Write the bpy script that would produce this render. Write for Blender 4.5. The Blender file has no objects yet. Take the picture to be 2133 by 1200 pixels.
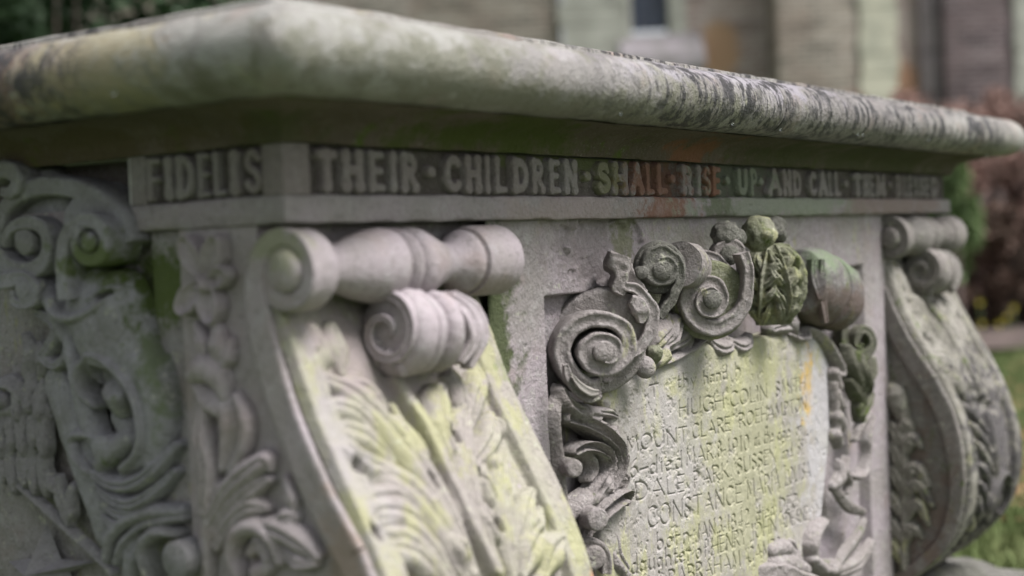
import bpy, bmesh, math, random
import numpy as np
from mathutils import Vector, Matrix, noise as mnoise

# ------------------------------------------------------------------ camera, world, sun
SC = bpy.context.scene
C = SC.collection
R_CAM = np.array([[0.56828607, -0.82179503, -0.041278],
                  [-0.04777566, 0.01712661, -0.99871125],
                  [0.8214429, 0.56952577, -0.02952899]])     # rows: image right, image down, forward
CAMPOS = np.array([-0.98046223, -0.92947689, 0.87137835])
FPX, CX, CY = 3026.1, 1066.5, 600.0
cam_d = bpy.data.cameras.new('camera')
cam = bpy.data.objects.new('camera', cam_d); C.objects.link(cam)
m = Matrix.Identity(4)
for i in range(3):
    m[i][0] = R_CAM[0][i]; m[i][1] = -R_CAM[1][i]; m[i][2] = -R_CAM[2][i]; m[i][3] = CAMPOS[i]
cam.matrix_world = m
cam_d.lens = FPX*36/2133; cam_d.sensor_width = 36
cam_d.clip_start = .05; cam_d.clip_end = 500
cam_d.dof.use_dof = True; cam_d.dof.focus_distance = 1.86; cam_d.dof.aperture_fstop = 2.3
cam_d.dof.aperture_blades = 9
SC.camera = cam

W = bpy.data.worlds.new('World'); SC.world = W; W.use_nodes = True
nt = W.node_tree; nt.nodes.clear()
sky = nt.nodes.new('ShaderNodeTexSky'); sky.sky_type = 'NISHITA'; sky.sun_disc = False
SUN_EL, SUN_AZ = math.radians(58), math.radians(170)   # azimuth clockwise from +Y
sky.sun_elevation = SUN_EL; sky.sun_rotation = SUN_AZ
sky.air_density = 1.0; sky.dust_density = 3.0; sky.ozone_density = 1.0
hsv = nt.nodes.new('ShaderNodeHueSaturation'); hsv.inputs['Saturation'].default_value = .25
bg = nt.nodes.new('ShaderNodeBackground'); bg.inputs['Strength'].default_value = .078
out = nt.nodes.new('ShaderNodeOutputWorld')
nt.links.new(sky.outputs[0], hsv.inputs['Color']); nt.links.new(hsv.outputs[0], bg.inputs[0]); nt.links.new(bg.outputs[0], out.inputs[0])
sun_d = bpy.data.lights.new('sun', 'SUN'); sun_d.energy = 2.7; sun_d.angle = math.radians(24); sun_d.color = (1, .955, .965)
sun = bpy.data.objects.new('sun', sun_d); C.objects.link(sun)
sd = Vector((math.sin(SUN_AZ)*math.cos(SUN_EL), math.cos(SUN_AZ)*math.cos(SUN_EL), math.sin(SUN_EL)))
sun.rotation_euler = sd.to_track_quat('Z', 'Y').to_euler()
SC.view_settings.view_transform = 'Standard'; SC.view_settings.look = 'None'
SC.view_settings.exposure = 1.2; SC.view_settings.gamma = 1
SC.cycles.use_denoising = True
SC.cycles.max_bounces = 6; SC.cycles.diffuse_bounces = 1

random.seed(7)
RNG = np.random.default_rng(5)

# ------------------------------------------------------------------ materials
def mat_new(name):
    mt = bpy.data.materials.new(name); mt.use_nodes = True
    n = mt.node_tree; b = n.nodes['Principled BSDF']
    return mt, n, b
def nd(n, t, **kw):
    x = n.nodes.new(t)
    for k, v in kw.items():
        if k in x.inputs: x.inputs[k].default_value = v
        else: setattr(x, k, v)
    return x
def math_(n, op, a, b=None, clamp=False):
    x = n.nodes.new('ShaderNodeMath'); x.operation = op; x.use_clamp = clamp
    for i, v in enumerate((a, b)):
        if v is None: continue
        if isinstance(v, (int, float)): x.inputs[i].default_value = v
        else: n.links.new(v, x.inputs[i])
    return x.outputs[0]
def ramp(n, f, lo, hi, a=0., b=1.):
    x = n.nodes.new('ShaderNodeMapRange'); x.interpolation_type = 'SMOOTHSTEP'
    n.links.new(f, x.inputs[0])
    for i, v in enumerate((lo, hi, a, b)): x.inputs[i+1].default_value = v
    return x.outputs[0]
def mix(n, f, a, b):
    x = n.nodes.new('ShaderNodeMix'); x.data_type = 'RGBA'
    if isinstance(f, (int, float)): x.inputs[0].default_value = f
    else: n.links.new(f, x.inputs[0])
    for i, v in ((6, a), (7, b)):
        if isinstance(v, tuple): x.inputs[i].default_value = (*v, 1)
        else: n.links.new(v, x.inputs[i])
    return x.outputs[2]
def noise(n, vec, scale, detail=4, rough=.55, dist=0):
    x = nd(n, 'ShaderNodeTexNoise', Scale=scale, Detail=detail, Roughness=rough, Distortion=dist)
    n.links.new(vec, x.inputs['Vector']); return x.outputs['Fac']
def mapped(n, vec, scale=(1, 1, 1), loc=(0, 0, 0)):
    x = n.nodes.new('ShaderNodeMapping'); x.inputs['Scale'].default_value = scale; x.inputs['Location'].default_value = loc
    n.links.new(vec, x.inputs['Vector']); return x.outputs[0]

def stone(name, base=(.30, .275, .265), base2=(.24, .225, .21), blotch=(.36, .345, .34), lichen=.0, moss=.0, streak=.0,
          pits=.5, rough=.85, patches=(), bump=1.0, seed=0., speck=.4, warm=.0, fine=1.0, zone=None, spec=.22):
    mt, n, b = mat_new(name)
    co = n.nodes.new('ShaderNodeTexCoord').outputs['Object']
    P = mapped(n, co, loc=(seed, seed*.7, seed*1.3))
    n5 = noise(n, P, 120, 5, .7)
    n1 = noise(n, P, 9, 5); n2 = noise(n, P, 42, 5, .65); n3 = noise(n, P, 260, 3, .7); n4 = noise(n, P, 900, 2, .7)
    col = mix(n, ramp(n, n1, .38, .62), base, base2)
    col = mix(n, ramp(n, n2, .5, .72, 0, .75), col, blotch)
    col = mix(n, ramp(n, n5, .48, .30, 0, .55), col, tuple(x*.55 for x in base2))
    col = mix(n, ramp(n, n5, .56, .72, 0, .5), col, tuple(min(.6, x*1.25) for x in blotch))
    if warm: col = mix(n, ramp(n, noise(n, P, 16, 3), .52, .7, 0, warm), col, (.27, .19, .155))
    # stains that run down the stone
    Ps = mapped(n, P, (1, 1, .4))
    if lichen:
        nl = math_(n, 'ADD', math_(n, 'MULTIPLY', noise(n, Ps, 30, 5, .68), .6), math_(n, 'MULTIPLY', noise(n, P, 8, 4, .6), .4))
        col = mix(n, ramp(n, nl, .60-.16*lichen, .66-.12*lichen, 0, .7), col, (.34, .34, .18))
        col = mix(n, ramp(n, noise(n, P, 70, 4, .7), .6, .7, 0, .6), col, (.46, .47, .36))
    if moss:
        nm = noise(n, P, 22, 5, .7)
        col = mix(n, ramp(n, nm, .66-.28*moss, .78-.22*moss, 0, .9), col, (.085, .12, .022))
    # specks
    col = mix(n, ramp(n, n3, .60, .70, 0, speck), col, (.10, .095, .085))
    col = mix(n, ramp(n, n3, .40, .33, 0, speck*.7), col, (.46, .45, .42))
    for pt in patches:
        (cx, cy, cz), (rx, ry, rz), pc, amt = pt[:4]
        sc = pt[4] if len(pt) > 4 else 30
        v = nd(n, 'ShaderNodeVectorMath', operation='SUBTRACT'); n.links.new(co, v.inputs[0]); v.inputs[1].default_value = (cx, cy, cz)
        w = nd(n, 'ShaderNodeVectorMath', operation='MULTIPLY'); n.links.new(v.outputs[0], w.inputs[0]); w.inputs[1].default_value = (1/rx, 1/ry, 1/rz)
        l = nd(n, 'ShaderNodeVectorMath', operation='LENGTH'); n.links.new(w.outputs[0], l.inputs[0])
        nn = noise(n, P, sc, 5, .68)
        f = math_(n, 'ADD', l.outputs['Value'], math_(n, 'MULTIPLY', math_(n, 'SUBTRACT', nn, .5), 3.8))
        col = mix(n, ramp(n, f, 1.2, .45, 0, amt), col, pc)
    if streak:
        Pq = mapped(n, P, (1, 1, .16))
        nq = noise(n, Pq, 62, 5, .72)
        nq2 = noise(n, P, 7, 3)
        mk = math_(n, 'MULTIPLY', ramp(n, math_(n, 'ADD', math_(n, 'MULTIPLY', nq, .7), math_(n, 'MULTIPLY', n2, .3)), .47, .54), ramp(n, noise(n, mapped(n, P, (1, 1, .5)), 14, 4, .7), .35, .50, .15, 1))
        if zone:      # the stretch of the lid where run-off has blackened it
            sp = n.nodes.new('ShaderNodeSeparateXYZ'); n.links.new(co, sp.inputs[0])
            zx = math_(n, 'MULTIPLY', ramp(n, sp.outputs[0], zone[0], zone[0]+.35), ramp(n, sp.outputs[0], zone[1]+.3, zone[1]))
            zy = ramp(n, sp.outputs[1], .06, .24)
            mk = math_(n, 'MULTIPLY', mk, math_(n, 'MAXIMUM', zx, zy, clamp=True))
        col = mix(n, mk, col, (.02, .018, .018))
    n.links.new(col, b.inputs['Base Color'])
    b.inputs['Roughness'].default_value = rough
    b.inputs['Specular IOR Level'].default_value = spec
    # grain, pits and weathering
    v = nd(n, 'ShaderNodeTexVoronoi', Scale=330., Randomness=1.); n.links.new(P, v.inputs['Vector'])
    pit = math_(n, 'MULTIPLY', ramp(n, v.outputs['Distance'], .28, .05), ramp(n, n2, .48, .66))
    h = math_(n, 'ADD', math_(n, 'MULTIPLY', n3, .55*fine), math_(n, 'MULTIPLY', n4, .22*fine))
    h = math_(n, 'ADD', h, math_(n, 'ADD', math_(n, 'MULTIPLY', n2, 1.3), math_(n, 'MULTIPLY', n5, 1.5*fine)))
    h = math_(n, 'SUBTRACT', h, math_(n, 'MULTIPLY', pit, 1.3*pits))
    bp = nd(n, 'ShaderNodeBump', Strength=.9, Distance=.0034*bump); n.links.new(h, bp.inputs['Height'])
    n.links.new(bp.outputs[0], b.inputs['Normal'])
    return mt

def plain(name, c1, c2=None, scale=8, rough=.8, bump=0, spec=.3):
    mt, n, b = mat_new(name)
    co = n.nodes.new('ShaderNodeTexCoord').outputs['Object']
    f = noise(n, co, scale, 5)
    n.links.new(mix(n, ramp(n, f, .35, .65), c1, c2 or tuple(x*.7 for x in c1)), b.inputs['Base Color'])
    b.inputs['Roughness'].default_value = rough; b.inputs['Specular IOR Level'].default_value = spec
    if bump:
        bp = nd(n, 'ShaderNodeBump', Strength=.8, Distance=bump); n.links.new(noise(n, co, scale*5, 4), bp.inputs['Height']); n.links.new(bp.outputs[0], b.inputs['Normal'])
    return mt

# ------------------------------------------------------------------ object helpers
def tag(o, label=None, cat=None, group=None, kind=None):
    if label: o['label'] = label
    if cat: o['category'] = cat
    if group: o['group'] = group
    if kind: o['kind'] = kind
    return o
def empty(name, loc=(0, 0, 0), rz=0, **kw):
    o = bpy.data.objects.new(name, None); C.objects.link(o); o.location = loc; o.rotation_euler[2] = rz
    o.empty_display_size = .1
    return tag(o, **kw)
def mesh_obj(name, V, F, mat, parent=None, smooth=True, sharp=None):
    me = bpy.data.meshes.new(name)
    me.from_pydata(V.tolist() if hasattr(V, 'tolist') else V, [], F.tolist() if hasattr(F, 'tolist') else F)
    me.validate(); me.update()
    if smooth: me.polygons.foreach_set('use_smooth', [True]*len(me.polygons))
    if sharp: me.set_sharp_from_angle(angle=math.radians(sharp))
    me.materials.append(mat)
    o = bpy.data.objects.new(name, me); C.objects.link(o)
    if parent: o.parent = parent
    return o

# vectorised value noise in 3-D
_T = RNG.random((64, 64, 64))
def vn(P, s):
    Q = np.asarray(P)*s + 1000.
    i = np.floor(Q).astype(int); f = Q-i; f = f*f*(3-2*f); i &= 63; j = (i+1) & 63
    r = 0
    for a in (0, 1):
        for b in (0, 1):
            for c in (0, 1):
                w = (f[..., 0] if a else 1-f[..., 0])*(f[..., 1] if b else 1-f[..., 1])*(f[..., 2] if c else 1-f[..., 2])
                r = r + w*_T[(j if a else i)[..., 0], (j if b else i)[..., 1], (j if c else i)[..., 2]]
    return r*2-1
def fbm(P, s, o=3):
    r = 0; a = 1.
    for k in range(o): r = r+a*vn(P, s*2**k); a *= .55
    return r
def rough3(V, amp, s=60):
    V = np.asarray(V, float)
    d = np.stack([fbm(V+7.3*k, s, 2) for k in range(3)], -1)
    return V+d*amp

def T(sc, ox, oy, pts):
    "crop coordinates -> photograph pixels"
    return [(x/sc+ox, y/sc+oy) for x, y in pts]
def rays(px):
    p = np.asarray(px, float)
    d = np.stack([p[:, 0]-CX, p[:, 1]-CY, np.full(len(p), FPX)], 1)@R_CAM
    return d
class Plane:
    "axis-aligned carved face; heights grow outwards"
    def __init__(s, axis, val): s.a = axis; s.v = val
    def un(s, px):
        d = rays(px); k = (s.v-CAMPOS[s.a])/d[:, s.a]; P = CAMPOS+d*k[:, None]
        return P[:, [1-s.a, 2]]
    def pos(s, U, Vv, H):
        return np.stack([U, s.v-H, Vv], -1) if s.a == 1 else np.stack([s.v-H, U, Vv], -1)
PZ = np.array([.10, .19, .21, .25, .29, .33, .37, .42, .48, .54, .60, .66, .72, .78, .82, .88, .95])
PY = np.array([.16, .09, .045, -.02, -.065, -.098, -.115, -.124, -.12, -.104, -.078, -.045, -.012, .010, .03, .04, .04])
_zz = np.linspace(.10, .95, 400); _yy = np.interp(_zz, PZ, PY)
for _ in range(60): _yy[1:-1] = (_yy[:-2]+_yy[1:-1]*2+_yy[2:])/4
def PROF(z): return np.interp(z, _zz, _yy)
class Console:
    "swelling front of a console; u = x, v = z"
    def __init__(s, x0=0.): s.x0 = x0
    def un(s, px):
        d = rays(px); res = []
        for r in d:
            k = np.linspace(.2, 4, 1500)/np.linalg.norm(r); P = CAMPOS+r[None]*k[:, None]
            g = P[:, 1]-PROF(P[:, 2]); i = int(np.argmax(g > 0)); t = -g[i-1]/(g[i]-g[i-1])
            res.append((P[i-1]+(P[i]-P[i-1])*t)[[0, 2]])
        return np.array(res)-[s.x0, 0]
    def pos(s, U, Vv, H):
        dz = 1e-3; dy = (PROF(Vv+dz)-PROF(Vv-dz))/(2*dz); L = np.sqrt(1+dy*dy)
        return np.stack([U+s.x0, PROF(Vv)-H/L, Vv+H*dy/L], -1)
class Cyl:
    "upright turned core; u = angle * R0, v = z"
    def __init__(s, c, R0, rad): s.c = c; s.R = R0; s.rad = rad
    def pos(s, U, Vv, H):
        a = U/s.R; r = np.interp(Vv, s.rad[0], s.rad[1])+H
        return np.stack([s.c[0]+r*np.cos(a), s.c[1]+r*np.sin(a), s.c[2]+Vv*.64], -1)
def cr(P, n=8):
    P = np.asarray(P, float)
    if len(P) < 3:
        t = np.linspace(0, 1, n+1)[:, None]; return P[0]*(1-t)+P[-1]*t
    Q = np.vstack([2*P[0]-P[1], P, 2*P[-1]-P[-2]]); o = []
    for i in range(1, len(Q)-2):
        for k in range(n):
            t = k/n; a, b, c, d = Q[i-1:i+3]
            o.append(.5*((2*b)+(c-a)*t+(2*a-5*b+4*c-d)*t*t+(-a+3*b-3*c+d)*t**3))
    o.append(P[-1]); return np.array(o)
class St:
    "one chisel stroke: path, half width (mm), height (mm)"
    def __init__(s, pts, w, h, pr='dome', op='max', uv=False, smooth=True, n=6):
        s.pts, s.w, s.h, s.pr, s.op, s.uv, s.smooth, s.n = pts, w, h, pr, op, uv, smooth, n
    def solve(s, surf):
        P = np.asarray(s.pts, float) if s.uv else surf.un(s.pts)
        m0 = len(P)
        Q = cr(P, s.n) if (s.smooth and m0 > 2) else P
        t = np.linspace(0, 1, len(Q)) if len(Q) != m0 else np.linspace(0, 1, m0)
        f = lambda a: np.interp(t, np.linspace(0, 1, len(a)), a) if hasattr(a, '__len__') else np.full(len(Q), float(a))
        return Q, f(s.w)/1000, f(s.h)/1000
def carve(H, U, V, strokes, surf, u0, v0, du):
    ny, nx = H.shape
    for s in strokes:
        Q, w, h = s.solve(surf) if isinstance(s, St) else s[:3]
        pr, op = (s.pr, s.op)
        mw = w.max()*(2.2 if op in ('cut', 'groove') else 1.05)
        i0 = max(0, int((Q[:, 0].min()-mw-u0)/du)); i1 = min(nx, int((Q[:, 0].max()+mw-u0)/du)+2)
        j0 = max(0, int((Q[:, 1].min()-mw-v0)/du)); j1 = min(ny, int((Q[:, 1].max()+mw-v0)/du)+2)
        if i1 <= i0 or j1 <= j0: continue
        u = U[j0:j1, i0:i1]; v = V[j0:j1, i0:i1]
        best = np.full(u.shape, 1e9); bw = np.ones(u.shape); bh = np.zeros(u.shape); bs = np.zeros(u.shape)
        for k in range(len(Q)-1):
            a, b = Q[k], Q[k+1]; d = b-a; L = d@d+1e-14
            t = np.clip(((u-a[0])*d[0]+(v-a[1])*d[1])/L, 0, 1)
            px = a[0]+t*d[0]-u; py = a[1]+t*d[1]-v
            ww = w[k]+(w[k+1]-w[k])*t+1e-6
            r = np.hypot(px, py)/ww
            m_ = r < best
            best = np.where(m_, r, best); bw = np.where(m_, ww, bw); bh = np.where(m_, h[k]+(h[k+1]-h[k])*t, bh)
            bs = np.where(m_, np.sign(px*d[1]-py*d[0]), bs)
        r = best; ins = r < 1
        if pr == 'dome': f = np.sqrt(np.clip(1-r*r, 0, 1))
        elif pr == 'soft': f = np.clip(1-r*r, 0, 1)**1.3
        elif pr == 'flat': f = 1-np.clip((r-.78)/.22, 0, 1)**2
        elif pr == 'vein': f = np.sqrt(np.clip(1-r*r, 0, 1))*(1-.24*np.exp(-(r/.2)**2))
        elif pr == 'cup': f = np.clip(np.where(r < .8, .45+.55*(r/.8)**2, np.sqrt(np.clip(1-((r-.8)/.2)**2, 0, 1))), 0, 1)*(r < 1)
        elif pr == 'tilt': f = np.sqrt(np.clip(1-r*r, 0, 1))*(.6+.4*bs*r)
        elif pr == 'vee': f = np.clip(1-r, 0, 1)
        else: f = (r < 1)*1.
        h0 = H[j0:j1, i0:i1]
        if op == 'max': h0[ins] = np.maximum(h0[ins], (bh*f)[ins])
        elif op == 'add': h0[ins] += (bh*f)[ins]
        elif op == 'cut': h0[ins] -= (bh*f)[ins]
        elif op == 'set': h0[ins] = (bh*f)[ins]
        elif op == 'groove':
            h0 -= bh*np.exp(-(r*1.3)**2)*(h0 > -.0005)
def relief(name, surf, strokes, mat, parent, res=1.2, bounds=None, base=None, poly=None, rough=.35, post=None, erode=0, floor=-4.):
    floor = floor/1000
    du = res/1000
    if bounds is None:
        lo = np.array([1e9, 1e9]); hi = -lo
        for s in strokes:
            Q, w, h = s.solve(surf)
            if s.op in ('cut', 'groove'): continue
            lo = np.minimum(lo, Q.min(0)-w.max()-.002); hi = np.maximum(hi, Q.max(0)+w.max()+.002)
        bounds = (lo[0], lo[1], hi[0], hi[1])
    u0, v0, u1, v1 = bounds
    nx = int((u1-u0)/du)+1; ny = int((v1-v0)/du)+1
    U, V = np.meshgrid(u0+np.arange(nx)*du, v0+np.arange(ny)*du)
    H = np.full(U.shape, floor if base is None else base/1000.)
    if poly is not None:
        m_ = inpoly(U, V, poly); H[~m_] = floor
    carve(H, U, V, strokes, surf, u0, v0, du)
    if poly is not None: H[~inpoly(U, V, poly)] = floor
    keep = H > floor+.0004
    if post is not None: H = post(U, V, H)
    X = np.stack([U, V, np.zeros_like(U)], -1)
    H = H+(rough/1000)*fbm(X+.37, 90, 3)*keep
    if erode:
        e = fbm(X+3.1, 45, 3); H = np.where(keep, H-(erode/1000)*np.clip(e-.25, 0, 1)*2.2, H)
    # soften single-cell steps a little
    H[1:-1, 1:-1] = np.where(keep[1:-1, 1:-1], H[1:-1, 1:-1]*.6+.1*(H[:-2, 1:-1]+H[2:, 1:-1]+H[1:-1, :-2]+H[1:-1, 2:]), H[1:-1, 1:-1])
    k4 = keep[:-1, :-1] | keep[1:, :-1] | keep[:-1, 1:] | keep[1:, 1:]
    P = surf.pos(U, V, H).reshape(-1, 3)
    idx = np.arange(nx*ny).reshape(ny, nx)
    if surf.__class__ is Plane and surf.a == 0: q = (idx[:-1, :-1], idx[1:, :-1], idx[1:, 1:], idx[:-1, 1:])
    else: q = (idx[:-1, :-1], idx[:-1, 1:], idx[1:, 1:], idx[1:, :-1])
    F = np.stack([x[k4] for x in q], -1)
    used = np.zeros(nx*ny, bool); used[F.ravel()] = True
    mp = np.cumsum(used)-1
    return mesh_obj(name, P[used], mp[F], mat, parent)
def inpoly(U, V, poly):
    r = np.zeros(U.shape, bool); n = len(poly)
    for i in range(n):
        x1, y1 = poly[i]; x2, y2 = poly[(i+1) % n]
        c = ((y1 > V) != (y2 > V)) & (U < (x2-x1)*(V-y1)/(y2-y1+1e-12)+x1); r ^= c
    return r

def box(name, x0, x1, y0, y1, z0, z1, mat, parent=None, bevel=.002, seg=0, amp=0):
    V = np.array([(x, y, z) for x in (x0, x1) for y in (y0, y1) for z in (z0, z1)], float)
    F = [(0, 1, 3, 2), (4, 6, 7, 5), (0, 4, 5, 1), (2, 3, 7, 6), (0, 2, 6, 4), (1, 5, 7, 3)]
    bm = bmesh.new(); vs = [bm.verts.new(v) for v in V]
    for f in F: bm.faces.new([vs[i] for i in f])
    bmesh.ops.recalc_face_normals(bm, faces=bm.faces)
    if bevel: bmesh.ops.bevel(bm, geom=bm.edges[:], offset=bevel, segments=2, profile=.6, affect='EDGES')
    me = bpy.data.meshes.new(name); bm.to_mesh(me); bm.free()
    me.polygons.foreach_set('use_smooth', [True]*len(me.polygons)); me.set_sharp_from_angle(angle=math.radians(35))
    me.materials.append(mat); o = bpy.data.objects.new(name, me); C.objects.link(o)
    if parent: o.parent = parent
    return o

def sweep(path, N, sect, closed=False):
    "path Kx3, N plane normal, sect(t)-> list of (lateral, normal) metres"
    K = len(path); N = np.asarray(N, float); N /= np.linalg.norm(N); V = []; M = None
    for k in range(K):
        t = path[min(k+1, K-1)]-path[max(k-1, 0)]; t = t-N*(t@N); t /= np.linalg.norm(t)+1e-12
        s = np.cross(N, t); S = sect(k/(K-1)); M = len(S)
        for a, h in S: V.append(path[k]+s*a+N*h)
    F = []
    for k in range(K-1):
        for j in range(M):
            a = k*M+j; b = k*M+(j+1) % M; F.append((a, b, b+M, a+M))
    F.append(tuple(range(M))[::-1]); F.append(tuple((K-1)*M+j for j in range(M)))
    return np.array(V), F
def frame_un(px, P0, N):
    d = rays(px); N = np.asarray(N, float); N /= np.linalg.norm(N)
    k = ((np.asarray(P0)-CAMPOS)@N)/(d@N); return CAMPOS+d*k[:, None]
def strap(name, px, P0, N, w, D, mat, parent, raise_=None, chan=1.2, n=8, amp=.0005, taper=None, round_=.3, world=None, back=0.):
    """carved scroll ribbon; w half width mm (list), D depth mm (list); raise_ mm along the path"""
    N = np.asarray(N, float); N /= np.linalg.norm(N)
    P = cr(np.asarray(world, float) if world is not None else frame_un(px, P0, N), n)
    K = len(P); t = np.linspace(0, 1, K)
    f = lambda a: np.interp(t, np.linspace(0, 1, len(a)), a)/1000 if hasattr(a, '__len__') else np.full(K, a/1000)
    w = f(w); D = f(D); r = f(raise_) if raise_ is not None else np.zeros(K)
    P = P+N*r[:, None]
    def sect(tt):
        k = int(round(tt*(K-1))); a = w[k]; d = D[k]; c = min(chan/1000, a*.35); b = a*round_
        return [(-a*.9, -d), (-a, -d*.5), (-a, -b), (-a*.88, -b*.3), (-a*.7, 0), (-a*.52, -c*.35), (-a*.3, -c), (a*.3, -c), (a*.52, -c*.35), (a*.7, 0), (a*.88, -b*.3), (a, -b), (a, -d*.5), (a*.9, -d)]
    V, F = sweep(P, N, sect)
    V = rough3(V, amp, 70)
    o = mesh_obj(name, V, F, mat, parent, sharp=60)
    return o
def lathe(name, axis0, axis1, prof, mat, parent, n=56, amp=.0005, ys=1.):
    "prof: list (t 0..1, radius m)"
    a0 = np.asarray(axis0, float); d = np.asarray(axis1, float)-a0; L = np.linalg.norm(d); d /= L
    u = np.cross(d, (0, 0, 1)); u /= np.linalg.norm(u); v = np.cross(u, d)
    V = []; F = []
    for t, r in prof:
        for k in range(n):
            a = 2*math.pi*k/n; V.append(a0+d*L*t+(u*math.cos(a)+v*math.sin(a)*ys)*r)
    for i in range(len(prof)-1):
        for k in range(n):
            k2 = (k+1) % n; F.append((i*n+k, i*n+k2, (i+1)*n+k2, (i+1)*n+k))
    F.append(tuple(range(n))[::-1]); F.append(tuple((len(prof)-1)*n+k for k in range(n)))
    return mesh_obj(name, rough3(V, amp, 50), F, mat, parent, sharp=50)
def boss(name, px, P0, N, r, D, mat, parent, dome=.25, rise=0., wp=None):
    "round boss closing a spiral; r, D in mm"
    N = np.asarray(N, float); N /= np.linalg.norm(N)
    c = np.asarray(wp, float) if wp is not None else frame_un([px], P0, N)[0]
    r /= 1000; D /= 1000; c = c+N*rise/1000
    prof = [(0, r*1.04), (.8, r), (.93, r*.97), (.98, r*.9), (1, r*.8), (1+dome*.12, r*.5), (1+dome*.16, r*.15), (1+dome*.16, .0003)]
    return lathe(name, c-N*D, c, prof, mat, parent, n=36, amp=.0006)
def ball(name, c, r, mat, parent, amp=.08, s=90, sub=4, squash=(1, 1, 1)):
    bm = bmesh.new(); bmesh.ops.create_icosphere(bm, subdivisions=sub, radius=1)
    V = np.array([v.co[:] for v in bm.verts]); F = [[v.index for v in f.verts] for f in bm.faces]; bm.free()
    W_ = V*r*np.array(squash)+np.asarray(c)
    W_ = W_+V*(fbm(W_, s, 3)*r*amp)[:, None]
    return mesh_obj(name, W_, F, mat, parent)
def ring(name, prof, mat, parent, x0=0, x1=1.9, y0=0, y1=.8, n=160, amp=.0006, cap=True, joints=(), s=40, rc=0.):
    "mitred moulding round the rectangle; prof list of (outward, z)"
    tx = list(np.linspace(0, 1, n)); 
    for j in joints: tx += [j-.0012, j-.0006, j, j+.0006, j+.0012]
    tx = np.array(sorted(tx)); m_ = len(prof)
    ty = np.linspace(0, 1, n//2)
    V = []; row = []
    def side(p0, p1, d, ts, js):
        for t in ts[:-1]:
            o = []
            for (a, z) in prof:
                c0 = np.array(p0, float)+np.array(d[0])*a; c1 = np.array(p1, float)+np.array(d[1])*a
                p = c0*(1-t)+c1*t
                q = 0.
                for j in js: q = max(q, math.exp(-((t-j)/.0007)**2))
                nrm = np.array(d[0])+np.array(d[1]); nrm = nrm/np.linalg.norm(nrm)
                p = p-nrm*q*.004
                V.append((p[0], p[1], z))
            row.append(1)
    side((x0, y0), (x1, y0), ((-1, -1), (1, -1)), tx, joints)
    side((x1, y0), (x1, y1), ((1, -1), (1, 1)), ty, ())
    side((x1, y1), (x0, y1), ((1, 1), (-1, 1)), tx[::8] if len(tx[::8]) > 2 else tx, ())
    side((x0, y1), (x0, y0), ((-1, 1), (-1, -1)), ty, ())
    if rc:            # ease the near corner
        V = [list(p) for p in V]; offs = [a for a, z in prof]
        for k, p in enumerate(V):
            a = offs[k % m_]; px = p[0]-(x0-a); py = p[1]-(y0-a); q_ = rc*max(0., min(1., .35+a/.12))
            if px < q_ and py < 1e-6+.0: ph = math.pi/4*(1-px/q_); p[0] = x0-a+q_-q_*math.sin(ph); p[1] = y0-a+q_-q_*math.cos(ph)
            elif py < q_ and px < 1e-6: ph = math.pi/4*(1-py/q_); p[1] = y0-a+q_-q_*math.sin(ph); p[0] = x0-a+q_-q_*math.cos(ph)
    K = len(row); F = []
    for i in range(K):
        i2 = (i+1) % K
        for j in range(m_-1): F.append((i*m_+j, i2*m_+j, i2*m_+j+1, i*m_+j+1))
    V = rough3(V, amp, s)
    if cap:
        F.append(tuple(i*m_+m_-1 for i in range(K))); F.append(tuple(i*m_ for i in range(K))[::-1])
    return mesh_obj(name, V, F, mat, parent, sharp=40)
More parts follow.
